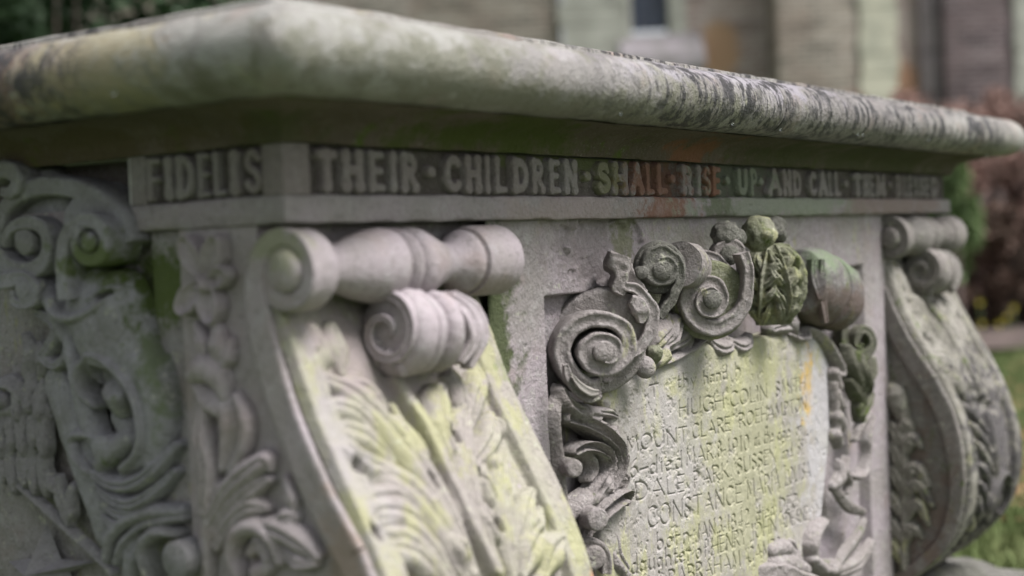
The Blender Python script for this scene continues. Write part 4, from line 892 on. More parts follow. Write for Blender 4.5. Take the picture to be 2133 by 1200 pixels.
# small green scroll, husk below, drop chain
PR = Plane(1, -.005)
r2 = [St(D([(240, 740), (310, 780), (370, 860), (420, 950), (440, 1010), (400, 1000)]), [6, 8, 9, 9, 8, 5], [14, 18, 20, 20, 18, 10], 'tilt'),
      St(D([(400, 1010), (420, 1100)]), [10, 9], [14, 14]), St(f([(410, 60), (430, 140)]), [11, 9], [14, 16]), St(f([(415, 200), (435, 260)]), [12, 10], [16, 16]), St(f([(410, 320), (425, 370)]), [12, 8], [16, 14]),
      St(f([(400, 0), (425, 380)]), 7, 10),
      St(f([(620, 180), (560, 260), (530, 350)]), [4, 5, 4], [10, 12, 10]), St(f([(640, 200), (600, 320), (600, 440), (580, 540), (540, 580), (500, 570)]), [3, 5, 5, 6, 6, 4], [10, 14, 14, 16, 16, 10]),
      St(f([(480, 460), (460, 540), (490, 620), (480, 680)]), [4, 6, 6, 4], [10, 14, 12, 8]),
      St(f([(400, 640), (440, 580), (440, 500)]), [8, 14, 8], [8, 14, 10], 'dome'),
      St(f([(420, 660), (500, 760), (600, 800)]), [8, 10, 6], [8, 10, 6], 'tilt'),
      St(f([(330, 860), (260, 920), (230, 1000), (250, 1080)]), [8, 12, 14, 12], [14, 22, 24, 20]),
      St(f([(120, 1000), (140, 1080), (170, 1090)]), [10, 14, 8], [14, 18, 12]), St(f([(110, 1010), (125, 1040)]), 6, 12, 'dome', 'cut'),
      St(f([(230, 1090), (290, 1150), (370, 1150), (390, 1120)]), [10, 16, 14, 8], [22, 30, 28, 18]),
      St(f([(280, 1100), (320, 1110)]), 10, 16, 'dome', 'cut'),
      St(f([(0, 1040), (80, 1020), (130, 1060)]), [12, 14, 10], [14, 18, 14]), St(f([(0, 1130), (100, 1120), (200, 1160)]), [16, 18, 14], [18, 22, 18]),
      St(f([(400, 1200), (480, 1060), (560, 960), (600, 860)]), [12, 14, 12, 8], [10, 14, 12, 8], 'tilt'), St(f([(420, 1180), (540, 1120), (640, 1000)]), [10, 14, 10], [10, 14, 8], 'vein')]
relief('frame_scrollwork', PR, r2, M_cart, CART, res=1.4, rough=1.)
M_husk = stone('shaded_mossy_stone', (.13, .13, .10), (.10, .10, .07), (.19, .19, .15), lichen=.1, moss=.5, pits=.8, rough=.9)  # mossy green; the shadow over scroll and husk is put into the dark base
c_ = P0(D([(545, 800)])[0], -.012)
gs = strap('scroll', D([(500, 690), (480, 760), (490, 850), (540, 895), (610, 900), (655, 850), (650, 780), (610, 740), (570, 770), (560, 830), (600, 850)]), c_, (-.6, -.8, 0), [6, 7, 8, 9, 9, 8, 8, 7, 6, 5, 4], 30, M_husk, CART, amp=.001)
hk = [St(D([(470, 850), (480, 960), (530, 1060), (580, 1120)]), [6, 12, 11, 5], [18, 26, 22, 12], 'vein'), St(D([(530, 900), (535, 1000), (580, 1080), (610, 1140)]), [6, 11, 10, 4], [22, 30, 26, 14], 'vein'),
      St(D([(610, 920), (600, 1000), (580, 1070), (570, 1160)]), [6, 11, 10, 5], [20, 26, 22, 12], 'vein'), St(D([(480, 1060), (520, 1130), (560, 1200), (570, 1270)]), [6, 12, 10, 4], [16, 22, 18, 10], 'vein'),
      St(f([(610, 60), (580, 120), (560, 190), (575, 250)]), [6, 10, 9, 4], [18, 22, 18, 10], 'vein'), St(f([(560, 60), (540, 140), (545, 220)]), [5, 9, 5], [14, 18, 10], 'vein')]
relief('husk', PR, hk, M_husk, CART, res=1.3, rough=1.)
# lower swag of the frame, under the tablet
strap('scroll', f([(-60, 1190), (60, 1180), (150, 1195), (240, 1230), (330, 1240)]), P0((1640, 1195), -.03), (-.3, -.95, 0), [12, 14, 14, 12, 9], 40, M_cart, CART, amp=.003, round_=.8)

# ------------------------------------------------------------------ carving of the near end
PX = Plane(0, .008)
NE = (-1, 0, 0)
EC = empty('end_cartouche'); EC.parent = TOMB
def PE0(px, x): d = rays([px])[0]; return CAMPOS+d*((x-CAMPOS[0])/d[0])
NH = (-.97, -.24, 0)
s1 = strap('scroll', e1([(-60, 900), (-30, 790), (-40, 660), (0, 530), (60, 440), (150, 385), (250, 375)]), PE0((20, 480), -.01), NE, [14, 13, 12, 11, 9, 8, 8], 30, M_horn, EC, chan=.8)
strap('scroll', e1([(-20, 760), (30, 815), (100, 838), (180, 828), (240, 780), (262, 700), (250, 620), (200, 575), (140, 570), (80, 590), (35, 640), (20, 700)]), PE0((49, 501), -.014), NE, [11, 10.5, 10, 9.5, 9, 8.5, 8, 7.5, 7, 6, 5, 4], 32, M_horn, EC, chan=.8, raise_=[0, 0, 1, 2, 3, 3, 2])
boss('scroll_eye', e1([(125, 670)])[0], PE0((47, 500), -.014), NE, 15.5, 24, M_horn, s1, dome=.9, rise=0)
_a = PE0(e1([(470, 610)])[0], -.010)
lathe('scroll_roll', _a+np.array([.052, 0, .004]), _a, [(0, .046), (.3, .0455), (.6, .043), (.85, .039), (.95, .036), (1, .030), (1, .001)], M_horn, EC, amp=.0008)
_a = PE0(e1([(190, 560)])[0], .008)
lathe('scroll_roll', _a+np.array([.03, 0, 0]), _a, [(0, .060), (.6, .060), (.9, .058), (1, .053), (1, .001)], M_horn, EC, amp=.0008)
s2 = strap('scroll', e1([(345, 1000), (335, 880), (332, 760), (350, 660), (400, 590), (470, 555), (545, 580), (580, 650), (570, 730), (520, 775), (455, 765), (415, 710), (418, 640), (450, 600)]), PE0((180, 505), -.03), NE, [9, 9, 9, 9, 8.5, 8.5, 8, 7.5, 7, 6.5, 6, 5, 4, 3.5], 44, M_horn, EC, chan=.8, raise_=[0, 0, 0, 0, 1, 1, 1, 1, 2, 2])
boss('scroll_eye', e1([(485, 680)])[0], PE0((180, 505), -.03), NE, 11, 24, M_horn, s2, dome=1.)
strap('scroll', e1([(-60, 320), (0, 275), (60, 290), (85, 345), (50, 400), (0, 400)]), PE0((20, 380), -.02), NE, [9, 10, 10, 9, 7, 5], 30, M_horn, EC, chan=.3)
strap('scroll_arch', e1([(0, 600), (15, 500), (80, 420), (190, 372), (320, 368), (450, 400), (560, 460), (650, 560), (690, 690)]), PE0((150, 380), -.012), NE, [7, 9, 10, 11, 11, 11, 12, 14, 12], 40, M_horn, EC, chan=0., round_=.7)
# lip of the horn
ho = [St(e1([(370, 1000), (400, 1060), (470, 1090), (560, 1080), (660, 1020), (750, 930)]), [9, 9, 10, 9, 8, 4], [26, 30, 32, 32, 30, 22], 'dome'),
      St(e1([(560, 1000), (640, 960), (720, 930), (760, 925)]), [7, 9, 7, 4], [26, 26, 26, 24], 'dome'),
      St(e1([(640, 985), (720, 945)]), [4, 3], 12, 'dome', 'cut')]
body_st = [St(e1([(560, 1060), (600, 1150), (640, 1250)]), [46, 46, 44], [26, 28, 27], 'dome'), St(e2([(560, 0), (590, 120), (640, 260)]), [44, 42, 36], [27, 26, 24], 'dome'),
      St(e2([(680, 230), (740, 360), (750, 520), (720, 660)]), [24, 24, 22, 18], [24, 24, 22, 18], 'dome'),
      St(e2([(480, 190), (540, 200), (620, 260), (690, 380), (715, 520), (690, 630), (620, 700)]), [7, 8, 8, 7, 7, 7, 8], [28, 31, 31, 29, 28, 26, 24], 'dome'),
      St(e2([(470, 200), (425, 260), (425, 350), (480, 420)]), [7, 8, 7, 5], [27, 26, 24, 18], 'dome'),
      St(e2([(500, 280), (560, 330), (620, 430), (650, 520), (640, 560)]), [10, 15, 16, 14, 9], 3, 'flat', 'set'),
      St(e2([(550, 480), (600, 540), (630, 580)]), [12, 16, 12], [8, 13, 16], 'dome', 'max'),
      St(e2([(760, 200), (790, 300), (800, 450), (770, 560), (700, 680), (600, 740)]), [3, 5, 6, 6, 6, 5], [24, 26, 26, 26, 26, 22], 'tilt'),
      St(e2([(380, 600), (385, 560), (430, 545), (490, 570)]), [5, 7, 8, 6], [18, 22, 22, 16], 'dome'), St(e2([(385, 600), (400, 660), (450, 720)]), [6, 7, 6], [20, 22, 18], 'dome'),
      St(e2([(500, 680), (560, 620), (640, 570)]), [12, 16, 12], [20, 24, 22], 'dome'),
      St(e2([(470, 730), (560, 770), (660, 770), (760, 700), (830, 600)]), [7, 9, 10, 9, 5], [18, 24, 26, 24, 14], 'vein'),
      St(e2([(480, 790), (560, 840), (650, 860), (740, 810), (820, 720)]), [6, 8, 9, 8, 5], [16, 22, 24, 20, 12], 'vein'),
      St(e2([(500, 860), (570, 900), (650, 910), (700, 880)]), [6, 8, 8, 4], [14, 20, 20, 10], 'vein'),
      St(e2([(500, 930), (560, 960), (630, 950)]), [6, 8, 5], [12, 18, 10], 'vein'),
      St(e2([(510, 1110), (540, 1010), (620, 940), (740, 900), (850, 900)]), [7, 8, 9, 9, 7], [14, 18, 20, 20, 14], 'dome'),
      St(e2([(560, 1130), (600, 1040), (680, 970), (780, 940), (860, 930)]), [5, 6, 6, 6, 5], [14, 18, 18, 18, 14], 'dome'),
      St(e2([(720, 1200), (700, 1110), (710, 1030), (770, 990), (840, 1000)]), [7, 9, 9, 8, 6], [18, 22, 24, 24, 16], 'dome'),
      St(e2([(600, 1200), (620, 1100), (660, 1020)]), [9, 12, 8], [10, 14, 10], 'vein')]
relief('horn', PX, body_st+ho, M_horn, EC, res=1.1, rough=.6)
boss('scroll_eye', e2([(792, 1130)])[0], PE0(e2([(792, 1130)])[0], -.022), NE, 19, 24, M_horn, EC, dome=.6)
boss('scroll_eye', e2([(455, 625)])[0], PE0(e2([(455, 625)])[0], -.014), NE, 15, 20, M_horn, EC, dome=.6)
boss('scroll_eye', e1([(120, 940)])[0], PE0(e1([(120, 940)])[0], -.018), NE, 13, 22, M_horn, EC, dome=.5)
strap('scroll', e1([(-30, 900), (40, 890), (120, 880), (175, 920), (180, 990), (130, 1025), (70, 1010), (60, 950)]), PE0((45, 602), -.018), NE, [9, 9, 8, 7, 7, 6, 5, 4], 26, M_horn, EC)
ar = [St(e1([(100, 865), (190, 880), (270, 930), (330, 1010), (370, 1100), (400, 1200)]), [8, 11, 12, 12, 11, 10], [14, 18, 20, 20, 18, 16], 'dome'),
      St(e2([(330, 30), (350, 140), (380, 260), (410, 400), (450, 540), (500, 640)]), [10, 12, 14, 15, 14, 10], [10, 16, 18, 18, 18, 14], 'dome'),
      St(e2([(200, 0), (260, 30), (290, 80), (260, 150), (230, 200), (280, 240), (330, 190), (330, 110)]), [8, 9, 9, 9, 8, 7, 7, 5], [12, 16, 16, 16, 16, 14, 14, 10], 'vein'),
      St(e2([(260, 330), (330, 500), (400, 700), (450, 850), (490, 1000)]), [20, 24, 24, 22, 18], [6, 10, 10, 10, 8], 'dome')]
relief('end_strapwork', PX, ar, M_horn, EC, res=1.2, rough=.6)
lathe('horn_tube', PE0(e2([(575, 420)])[0], .006), PE0(e2([(520, 345)])[0], -.016), [(0, .016), (.5, .0155), (.9, .0145), (.97, .013), (1, .010), (.97, .006), (.97, .0005)], M_horn, EC)
# wing feathers
wg = []
def fe(x, y, dx, dy, w_, h_, pr='vein'):
    p = [(x, y), (x+dx*.35-dy*.06, y+dy*.35), (x+dx*.75-dy*.02, y+dy*.75), (x+dx, y+dy)]
    wg.append(St(e2(p), [w_*.7, w_*1.05, w_*.85, w_*.1], [h_*.4, h_*.75, h_, h_*.85], pr))
for x, y, dx, dy in ((270, 760, 60, 210), (200, 700, 70, 120), (330, 800, 0, 150)): fe(x, y, dx, dy, 9, 9)
for i, (x, y) in enumerate(((-40, 560), (10, 560), (60, 590), (112, 600), (160, 610), (212, 600))): fe(x, y, 30-i*3, 200+(i % 3)*20, 10, 10)
for i, (x, y) in enumerate(((-30, 440), (22, 440), (72, 440), (122, 430), (172, 430), (216, 440))): fe(x, y, 8, 190+(i % 2)*30, 10, 13)
for i, (x, y) in enumerate(((100, 330), (150, 300), (200, 330))): fe(x, y, 12, 160, 9, 15)
wg += [St(e2([(120, 110), (150, 190), (140, 270), (175, 345)]), [5, 10, 10, 4], [8, 12, 12, 8], 'tilt'), St(e2([(185, 150), (205, 220), (190, 300)]), [5, 9, 4], [8, 13, 8], 'tilt'),
       St(e2([(-20, 330), (50, 318), (100, 350), (112, 410), (70, 455), (0, 460)]), [7, 9, 9, 9, 8, 6], [14, 17, 17, 17, 16, 12], 'tilt'), St(e2([(-20, 375), (35, 380), (45, 412), (0, 420)]), [5, 6, 5, 4], 19, 'dome')]
relief('wing', PX, wg, M_wing, EC, res=1.0, rough=.8)
# shield edge and star
sh = [St(e2([(-60, 640), (0, 690), (100, 790), (200, 880), (320, 990), (420, 1080), (520, 1180)]), 4.5, 9, 'tilt')]
stc = (185, 1110)
tips = [(185, 960), (250, 1130), (415, 1140), (290, 1190), (350, 1330), (190, 1230), (30, 1330), (110, 1190), (10, 1140), (150, 1120)]
relief('shield_edge', PX, sh, M_wing, EC, res=1.2, rough=.6)
bmv = []; pc = PX.un(e2([(188, 1180)]))[0]; tp = PX.un(e2(tips))
bmv.append((-.014, pc[0], pc[1])); 
for u, v in tp: bmv.append((.016, u, v))
mesh_obj('star', bmv, [(0, i+1, (i+1) % 10+1) for i in range(10)], M_wing, EC, smooth=False)

# drops of rain hanging from the lid
Mw, nw, bw = mat_new('rain_water'); bw.inputs['Base Color'].default_value = (.9, .93, .95, 1); bw.inputs['Roughness'].default_value = .02; bw.inputs['Transmission Weight'].default_value = 1.; bw.inputs['IOR'].default_value = 1.33
for i, (px, py, lab) in enumerate([(237, 193, 'large raindrop on the end edge of the lid, left of the corner'), (1294, 237, 'raindrop under the lid above the words children and shall'), (1527, 258, 'small raindrop under the lid near its joint'), (1627, 270, 'raindrop under the lid just left of its joint'), (1788, 280, 'left one of two close raindrops under the lid'), (1798, 280, 'right one of two close raindrops under the lid'), (1935, 292, 'raindrop under the lid left of its far corner'), (2057, 325, 'lowest raindrop hanging at the far end of the lid')]):
    if px < 500: c_ = PE0((px, py), -.119)
    else: c_ = P0((px, py), -.117 if py < 300 else -.10)
    c_ = c_+np.array([0, 0, 0])
    o = ball('raindrop', c_, .0021 if px < 500 else .0019, Mw, None, amp=.0, sub=2, squash=(1, 1, 1.2))
    tag(o, lab, 'raindrop', 'raindrops hanging under the lid')
# ------------------------------------------------------------------ setting
fw = np.array([R_CAM[2][0], R_CAM[2][1]]); fw /= np.linalg.norm(fw); rt = np.array([fw[1], -fw[0]])
ANG = math.atan2(rt[1], rt[0])
def gp(px, dist, z=0.):
    "ground point on the photograph's column px at the given distance"
    k = (px-CX)/FPX*dist; p = CAMPOS[:2]+fw*dist+rt*k; return (p[0], p[1], z)

def grass_mat():
    mt, n, b = mat_new('lawn'); co = n.nodes.new('ShaderNodeTexCoord').outputs['Object']
    c = mix(n, ramp(n, noise(n, co, 1.3, 4), .4, .6), (.06, .10, .03), (.09, .12, .04))
    c = mix(n, ramp(n, noise(n, co, 60, 4), .45, .7, 0, .6), c, (.05, .08, .018))
    n.links.new(c, b.inputs['Base Color']); b.inputs['Roughness'].default_value = .9
    bp = nd(n, 'ShaderNodeBump', Strength=1., Distance=.04); n.links.new(noise(n, co, 40, 5), bp.inputs['Height']); n.links.new(bp.outputs[0], b.inputs['Normal'])
    return mt
xs = np.linspace(-90, 120, 90); gx, gy = np.meshgrid(xs, xs)
P_ = np.stack([gx, gy, gx*0], -1); gz = .04*vn(P_, .3)*(np.hypot(gx-1, gy) > 3)
idx = np.arange(90*90).reshape(90, 90)
lawn = mesh_obj('ground', np.stack([gx, gy, gz], -1).reshape(-1, 3), np.stack([idx[:-1, :-1], idx[:-1, 1:], idx[1:, 1:], idx[1:, :-1]], -1).reshape(-1, 4), grass_mat())
tag(lawn, kind='structure')
# bare bed under the hedge
M_soil = plain('leaf_mould', (.11, .085, .075), (.06, .045, .04), 3, .95, .03)
def bed(px0, px1, d0, d1, z):
    V = []; N_ = 24
    for j in range(6):
        for i in range(N_+1):
            d = d0+(d1-d0)*j/5+(.25*math.sin(i*1.7) if j == 0 else 0); p = gp(px0+(px1-px0)*i/N_, d, z+.02*math.sin(i*2.1+j)); V.append(p)
    F = [(j*(N_+1)+i, j*(N_+1)+i+1, (j+1)*(N_+1)+i+1, (j+1)*(N_+1)+i) for j in range(5) for i in range(N_)]
    return mesh_obj('bare_soil', V, F, M_soil)
tag(bed(1500, 3400, 9.4, 13.5, .07), kind='structure')
# grass blades and fallen leaves near the tomb
def blades(n_, d0, d1, p0, p1, name, mat):
    V = []; F = []
    for i in range(n_):
        d = d0+(d1-d0)*rr.random(); p = gp(p0+(p1-p0)*rr.random(), d, 0); a = rr.uniform(0, 6.28); h = rr.uniform(.03, .09); w_ = rr.uniform(.003, .006)
        dx, dy = math.cos(a)*w_, math.sin(a)*w_; lx, ly = rr.uniform(-.04, .04), rr.uniform(-.04, .04); k = len(V)
        V += [(p[0]-dx, p[1]-dy, -.02), (p[0]+dx, p[1]+dy, -.02), (p[0]+dx*.7+lx*.5, p[1]+dy*.7+ly*.5, h*.65), (p[0]-dx*.7+lx*.5, p[1]-dy*.7+ly*.5, h*.65), (p[0]+lx, p[1]+ly, h)]
        F += [(k, k+1, k+2, k+3), (k+3, k+2, k+4)]
    return mesh_obj(name, V, F, mat)
M_bl = plain('grass_blades', (.12, .17, .055), (.19, .22, .09), 3, .7)
tag(blades(42000, 3.4, 9.8, 1650, 2600, 'grass', M_bl), kind='stuff')
M_leaf = plain('fallen_leaves', (.26, .12, .07), (.30, .20, .10), 2, .8)
def leaves(name, pts, size, mat, flat=True):
    V = []; F = []
    for p in pts:
        a = rr.uniform(0, 6.28); s = size*rr.uniform(.6, 1.3)
        if flat: u = np.array([math.cos(a), math.sin(a), rr.uniform(-.3, .3)]); v = np.array([-math.sin(a), math.cos(a), rr.uniform(-.3, .3)])*.6
        else:
            u = np.array([rr.gauss(0, 1) for _ in range(3)]); u /= np.linalg.norm(u); v = np.cross(u, [rr.gauss(0, 1) for _ in range(3)]); v = v/np.linalg.norm(v)*.55
        k = len(V); p = np.array(p); n_ = np.cross(u, v)*.25
        V += [p-u*s, p+v*s-n_*0, p+u*s, p-v*s, p+n_*s]
        F += [(k, k+1, k+4), (k+1, k+2, k+4), (k+2, k+3, k+4), (k+3, k, k+4)]
    return mesh_obj(name, V, F, mat)
lp = []
for i in range(420):
    d = rr.choice((rr.uniform(4, 6), rr.uniform(4, 9))); q_ = gp(rr.uniform(1950, 2300), d, .05); lp.append(q_)
tag(leaves('leaf_litter', lp, .035, M_leaf), kind='stuff')

def bush(name, px, dist, wpx, h, mat, nleaf, size, lab, cat, group=None, z0=0., depth=None, stems=9, stem_mat=None, base=0., boxy=False):
    c = gp(px, dist); wd_ = wpx/FPX*dist/2; dp = depth or wd_
    root = empty(name, (c[0], c[1], 0), ANG, label=lab, cat=cat, group=group)
    pts = []
    cl = [(rr.uniform(-1, 1), rr.uniform(-1, 1), rr.uniform(0, 1), rr.uniform(.12, .3)) for _ in range(38 if not boxy else 700)]
    while len(pts) < nleaf:
        x, y, z, r = rr.choice(cl); a = np.array([rr.gauss(0, 1) for _ in range(3)]); a /= np.linalg.norm(a); a *= r*rr.random()**.35
        X_, Y_, Z_ = (x*.85+a[0], y*.85+a[1], z+a[2]*.7) if not boxy else (x+a[0]*.3, y*.9+a[1]*.4, z*.93+a[2]*.25)
        if Z_ < base: continue
        pts.append((X_*wd_, Y_*dp, Z_*h))
    lv = leaves('foliage', pts, size, mat, False); lv.parent = root
    V = []; F = []
    for i in range(stems):
        x, y = rr.uniform(-.6, .6)*wd_, rr.uniform(-.6, .6)*dp; x2, y2, z2 = x*1.4, y*1.4, h*rr.uniform(.6, .95)
        k = len(V)
        for (a, b, c_, r) in ((x, y, 0, .03), ((x+x2)/2+rr.uniform(-.05, .05), (y+y2)/2, z2/2, .02), (x2, y2, z2, .006)):
            for t in range(6): V.append((a+r*math.cos(t*1.047), b+r*math.sin(t*1.047), c_))
        for j in (0, 1):
            for t in range(6): F.append((k+j*6+t, k+j*6+(t+1) % 6, k+j*6+6+(t+1) % 6, k+j*6+6+t))
    mesh_obj('stem', V, F, stem_mat or M_soil, root)
    return root
M_beech = plain('copper_foliage', (.34, .215, .18), (.22, .14, .115), 2, .7)
M_dark = plain('evergreen_foliage', (.02, .045, .018), (.05, .085, .04), 3, .55)
M_green = plain('shrub_foliage', (.13, .20, .075), (.17, .23, .10), 3, .6)
M_brown = plain('brown_foliage', (.09, .055, .04), (.06, .045, .03), 2, .8)  # dull brown leaves of the low undergrowth
bush('copper_hedge', 2290, 12.6, 1040, 2.12, M_beech, 60000, .034, 'clipped copper leaved hedge behind the far end of the tomb', 'hedge', depth=.7, stems=20, boxy=True)
bush('bramble', 2060, 11.6, 330, .95, M_brown, 5000, .045, 'low brown undergrowth at the foot of the copper hedge', 'bush', depth=.4)
bush('green_shrub', 1985, 10.6, 110, 1.35, M_green, 4200, .05, 'small bright green shrub just beside the far end of the lid', 'shrub', depth=.22, base=.35, stems=3)
# dark evergreen behind the near end
bush('evergreen_bush', 60, 9., 1250, 3.4, M_dark, 11000, .07, 'dark evergreen bush showing above the lid at the left', 'bush', depth=1.1, stems=8, base=.25)
M_yel = plain('yellow_petals', (.42, .36, .04), (.34, .29, .04), 5, .6)
fl = empty('flowering_plant', gp(2060, 10.9), 0, label='plant with a few round yellow flowers below the hedge', cat='plant')
for (px, z) in ((2040, .30), (2043, .14), (2078, .13), (2095, .18), (2110, .25)):
    p = np.array(gp(px, 10.9, z))-np.array(fl.location)
    V = []; F = []
    for k in range(7):
        a = k*.9; kk = len(V); u = np.array([rt[0]*math.cos(a), rt[1]*math.cos(a), math.sin(a)]); v = np.array([-rt[0]*math.sin(a), -rt[1]*math.sin(a), math.cos(a)])
        b_ = p-np.array([fw[0], fw[1], 0])*.015
        V += [p, b_+u*.015+v*.009, b_+u*.027, b_+u*.015-v*.009]; F.append((kk, kk+1, kk+2, kk+3))
    mesh_obj('flower', V, F, M_yel, fl)
    mesh_obj('stalk', [(p[0]+dx, p[1]+dy, zz) for zz in (0, p[2]) for dx, dy in ((-.004, 0), (.003, .003), (.003, -.003))], [(0, 1, 4, 3), (1, 2, 5, 4), (2, 0, 3, 5)], M_green, fl)

# church behind: local frame, x = image right, y = away
D0 = 21.
ch = empty('church', gp(CX, D0), ANG, label='old brick church with pale stone dressings and a dark leaded window, out of focus behind', cat='church')
def brick_mat(name, c1, c2, c3, mortar, patches=()):
    mt, n, b = mat_new(name); co = n.nodes.new('ShaderNodeTexCoord').outputs['Object']
    sep = n.nodes.new('ShaderNodeSeparateXYZ'); n.links.new(co, sep.inputs[0])
    cb = n.nodes.new('ShaderNodeCombineXYZ'); s_ = math_(n, 'ADD', sep.outputs[0], sep.outputs[1]); n.links.new(s_, cb.inputs[0]); n.links.new(sep.outputs[2], cb.inputs[1])
    bt = nd(n, 'ShaderNodeTexBrick', Scale=1.); bt.inputs['Brick Width'].default_value = .235; bt.inputs['Row Height'].default_value = .078; bt.inputs['Mortar Size'].default_value = .011
    bt.inputs['Color1'].default_value = (*c1, 1); bt.inputs['Color2'].default_value = (*c2, 1); bt.inputs['Mortar'].default_value = (*mortar, 1)
    n.links.new(cb.outputs[0], bt.inputs['Vector'])
    c = mix(n, ramp(n, noise(n, co, 1.4, 4), .45, .65, 0, .6), bt.outputs[0], c3)
    cs = noise(n, mapped(n, co, (1.1, 1.1, 5.5)), 1.2, 4, .7)
    c = mix(n, ramp(n, cs, .52, .62, 0, .55), c, tuple(x*.45 for x in c2)); c = mix(n, ramp(n, cs, .46, .36, 0, .5), c, mortar)
    for (cx, cz, rx, rz, pc, am) in patches:
        v = nd(n, 'ShaderNodeVectorMath', operation='SUBTRACT'); n.links.new(co, v.inputs[0]); v.inputs[1].default_value = (cx, 0, cz)
        w = nd(n, 'ShaderNodeVectorMath', operation='MULTIPLY'); n.links.new(v.outputs[0], w.inputs[0]); w.inputs[1].default_value = (1/rx, .01, 1/rz)
        l = nd(n, 'ShaderNodeVectorMath', operation='LENGTH'); n.links.new(w.outputs[0], l.inputs[0])
        f_ = math_(n, 'ADD', l.outputs['Value'], math_(n, 'MULTIPLY', math_(n, 'SUBTRACT', noise(n, co, 3, 4), .5), 1.2))
        c = mix(n, ramp(n, f_, 1.2, .6, 0, am), c, pc)
    n.links.new(c, b.inputs['Base Color']); b.inputs['Roughness'].default_value = .9
    bp = nd(n, 'ShaderNodeBump', Strength=.6, Distance=.01); n.links.new(bt.outputs['Fac'], bp.inputs['Height']); bp.invert = True; n.links.new(bp.outputs[0], b.inputs['Normal'])
    return mt
def lx(px): return (px+18-CX)/FPX*D0
def lz(px, py): return .871+((510.5-.0413*(px-CX))-py)/FPX*D0
def cbox(name, px0, px1, y0, y1, z0, z1, mat, par=ch, bev=.01): return box(name, lx(px0), lx(px1), y0, y1, z0, z1, mat, par, bevel=bev)
M_bk = brick_mat('pink_brick', (.40, .30, .27), (.24, .17, .15), (.42, .36, .33), (.46, .42, .38), [(lx(1495), lz(1495, 110), .35, .45, (.42, .26, .15), .9), (lx(1875), lz(1875, 195), .3, .5, (.42, .24, .15), .9), (lx(780), lz(780, 0), .4, .3, (.40, .25, .17), .7)])
M_bkd = brick_mat('dark_brick', (.15, .10, .105), (.07, .05, .055), (.13, .10, .10), (.24, .21, .21))
M_flint = brick_mat('greenish_walling', (.26, .23, .185), (.14, .125, .10), (.24, .19, .155), (.36, .33, .285))
M_qu = plain('dressed_stone', (.43, .43, .38), (.31, .31, .27), 2.5, .9)
M_qu2 = plain('pale_green_stone', (.49, .48, .38), (.36, .36, .29), 2., .9)
M_gl = plain('leaded_glass', (.05, .07, .12), (.035, .045, .08), 6, .25, spec=.5)
M_ld = plain('lead_bar', (.12, .13, .15), None, 8, .6)
WT = 7.2
cbox('wall', -400, 860, .0, .5, -.2, WT, M_flint)
cbox('wall', 860, 1172, -.02, .5, -.2, WT, M_flint)
bp_ = brick_mat('greyish_walling', (.28, .25, .21), (.15, .135, .11), (.25, .20, .17), (.35, .33, .29))
cbox('wall', 560, 862, -.06, .3, -.2, WT, bp_)
# quoins built up in courses
qn = []
bm = bmesh.new()
def courses(name, px0, px1, y, z0, z1, mat, hgt=.32, jit=.07):
    V = []; F = []; z = z0; i = 0
    while z < z1:
        a = lx(px0)-(jit if i % 2 else 0); b = lx(px1)+(jit if i % 2 == 0 else 0); y0 = y-.006*(i % 3); k = len(V); h_ = hgt*(.9+.2*((i*7) % 5)/5)
        V += [(x, yy, zz) for x in (a, b) for yy in (y0, y+.28) for zz in (z, z+h_-.008)]
        F += [tuple(k+q__ for q__ in f_) for f_ in ((0, 1, 3, 2), (4, 6, 7, 5), (0, 4, 5, 1), (2, 3, 7, 6), (0, 2, 6, 4), (1, 5, 7, 3))]
        z += h_; i += 1
    return mesh_obj(name, V, F, mat, ch, smooth=False)
courses('quoin', 1176, 1300, -.12, -.1, WT, M_qu)
wz0, wz1 = lz(1355, 62), 4.6
cbox('wall', 1302, 1318, -.04, .4, -.2, WT, M_qu)
cbox('wall', 1318, 1396, -.01, .45, -.2, wz0-.1, M_bk)
cbox('wall', 1318, 1396, -.01, .45, wz1+.12, WT, M_bk)
win = cbox('window', 1319, 1395, .16, .2, wz0, wz1, M_gl, bev=0)
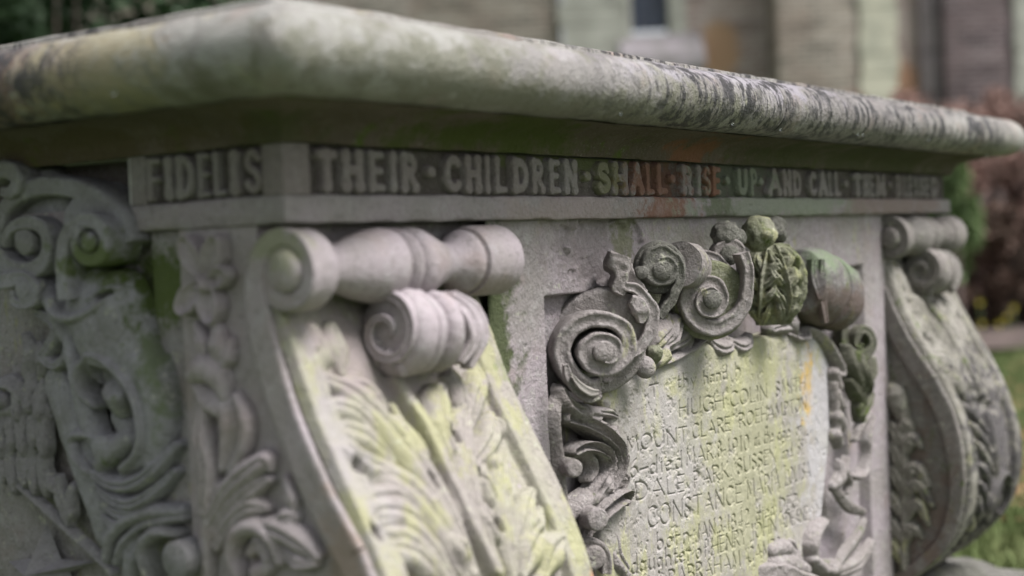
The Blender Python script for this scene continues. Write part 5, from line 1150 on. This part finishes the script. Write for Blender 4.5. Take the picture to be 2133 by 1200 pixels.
for i in range(1, 4): cbox('glazing_bar', 1319+i*19-1.2, 1319+i*19+1.2, .135, .158, wz0, wz1, M_ld, win, 0)
for i in range(1, 18): box('glazing_bar', lx(1319), lx(1395), .128, .1345, wz0+i*.17-.009, wz0+i*.17+.009, M_ld, win, bevel=0)
cbox('window_jamb', 1396, 1432, -.05, .4, wz0-.1, wz1+.1, M_qu)
# sloping sill and the weathered offset beside it
V = [(lx(a), y, z) for a in (1290, 1462) for y, z in ((-.38, wz0-.62), (-.36, wz0-.42), (-.03, wz0-.09), (-.03, wz0-.7))]
mesh_obj('window_sill', V, [(0, 1, 2, 3), (4, 7, 6, 5), (0, 4, 5, 1), (1, 5, 6, 2), (2, 6, 7, 3), (3, 7, 4, 0)], plain('sill_stone', (.27, .25, .26), (.20, .19, .185), 3, .9), ch, smooth=False)
cbox('wall', 1432, 1600, .0, .5, -.2, WT, M_bk)
bt_ = cbox('buttress', 1600, 1766, -.75, .5, -.2, WT-1, M_flint)
courses('quoin', 1766, 1836, -.78, -.1, WT-1, M_qu2, jit=.03)
cbox('wall', 1838, 1912, .02, .5, -.2, WT, M_bk)
cbox('wall', 1912, 1955, -.1, .5, -.2, WT, brick_mat('mauve_brick', (.24, .20, .215), (.21, .175, .19), (.26, .23, .23), (.28, .26, .26)))
cbox('wall', 1955, 2092, -.3, .5, -.2, WT, M_bkd)
courses('quoin', 2096, 2240, -.34, -.1, WT, M_qu, jit=.02)
cbox('wall', 2240, 3200, .0, .5, -.2, WT, M_bk)
# roof
V = [(lx(-420), -.9, WT-.1), (lx(3250), -.9, WT-.1), (lx(3250), 4.5, WT+5), (lx(-420), 4.5, WT+5), (lx(-420), -.9, WT+.05), (lx(3250), -.9, WT+.05), (lx(3250), 4.5, WT+5.15), (lx(-420), 4.5, WT+5.15)]
mesh_obj('roof', V, [(0, 1, 2, 3), (4, 7, 6, 5), (0, 4, 5, 1), (1, 5, 6, 2), (2, 6, 7, 3), (3, 7, 4, 0)], plain('roof_tile', (.14, .08, .06), None, 6), ch, smooth=False)
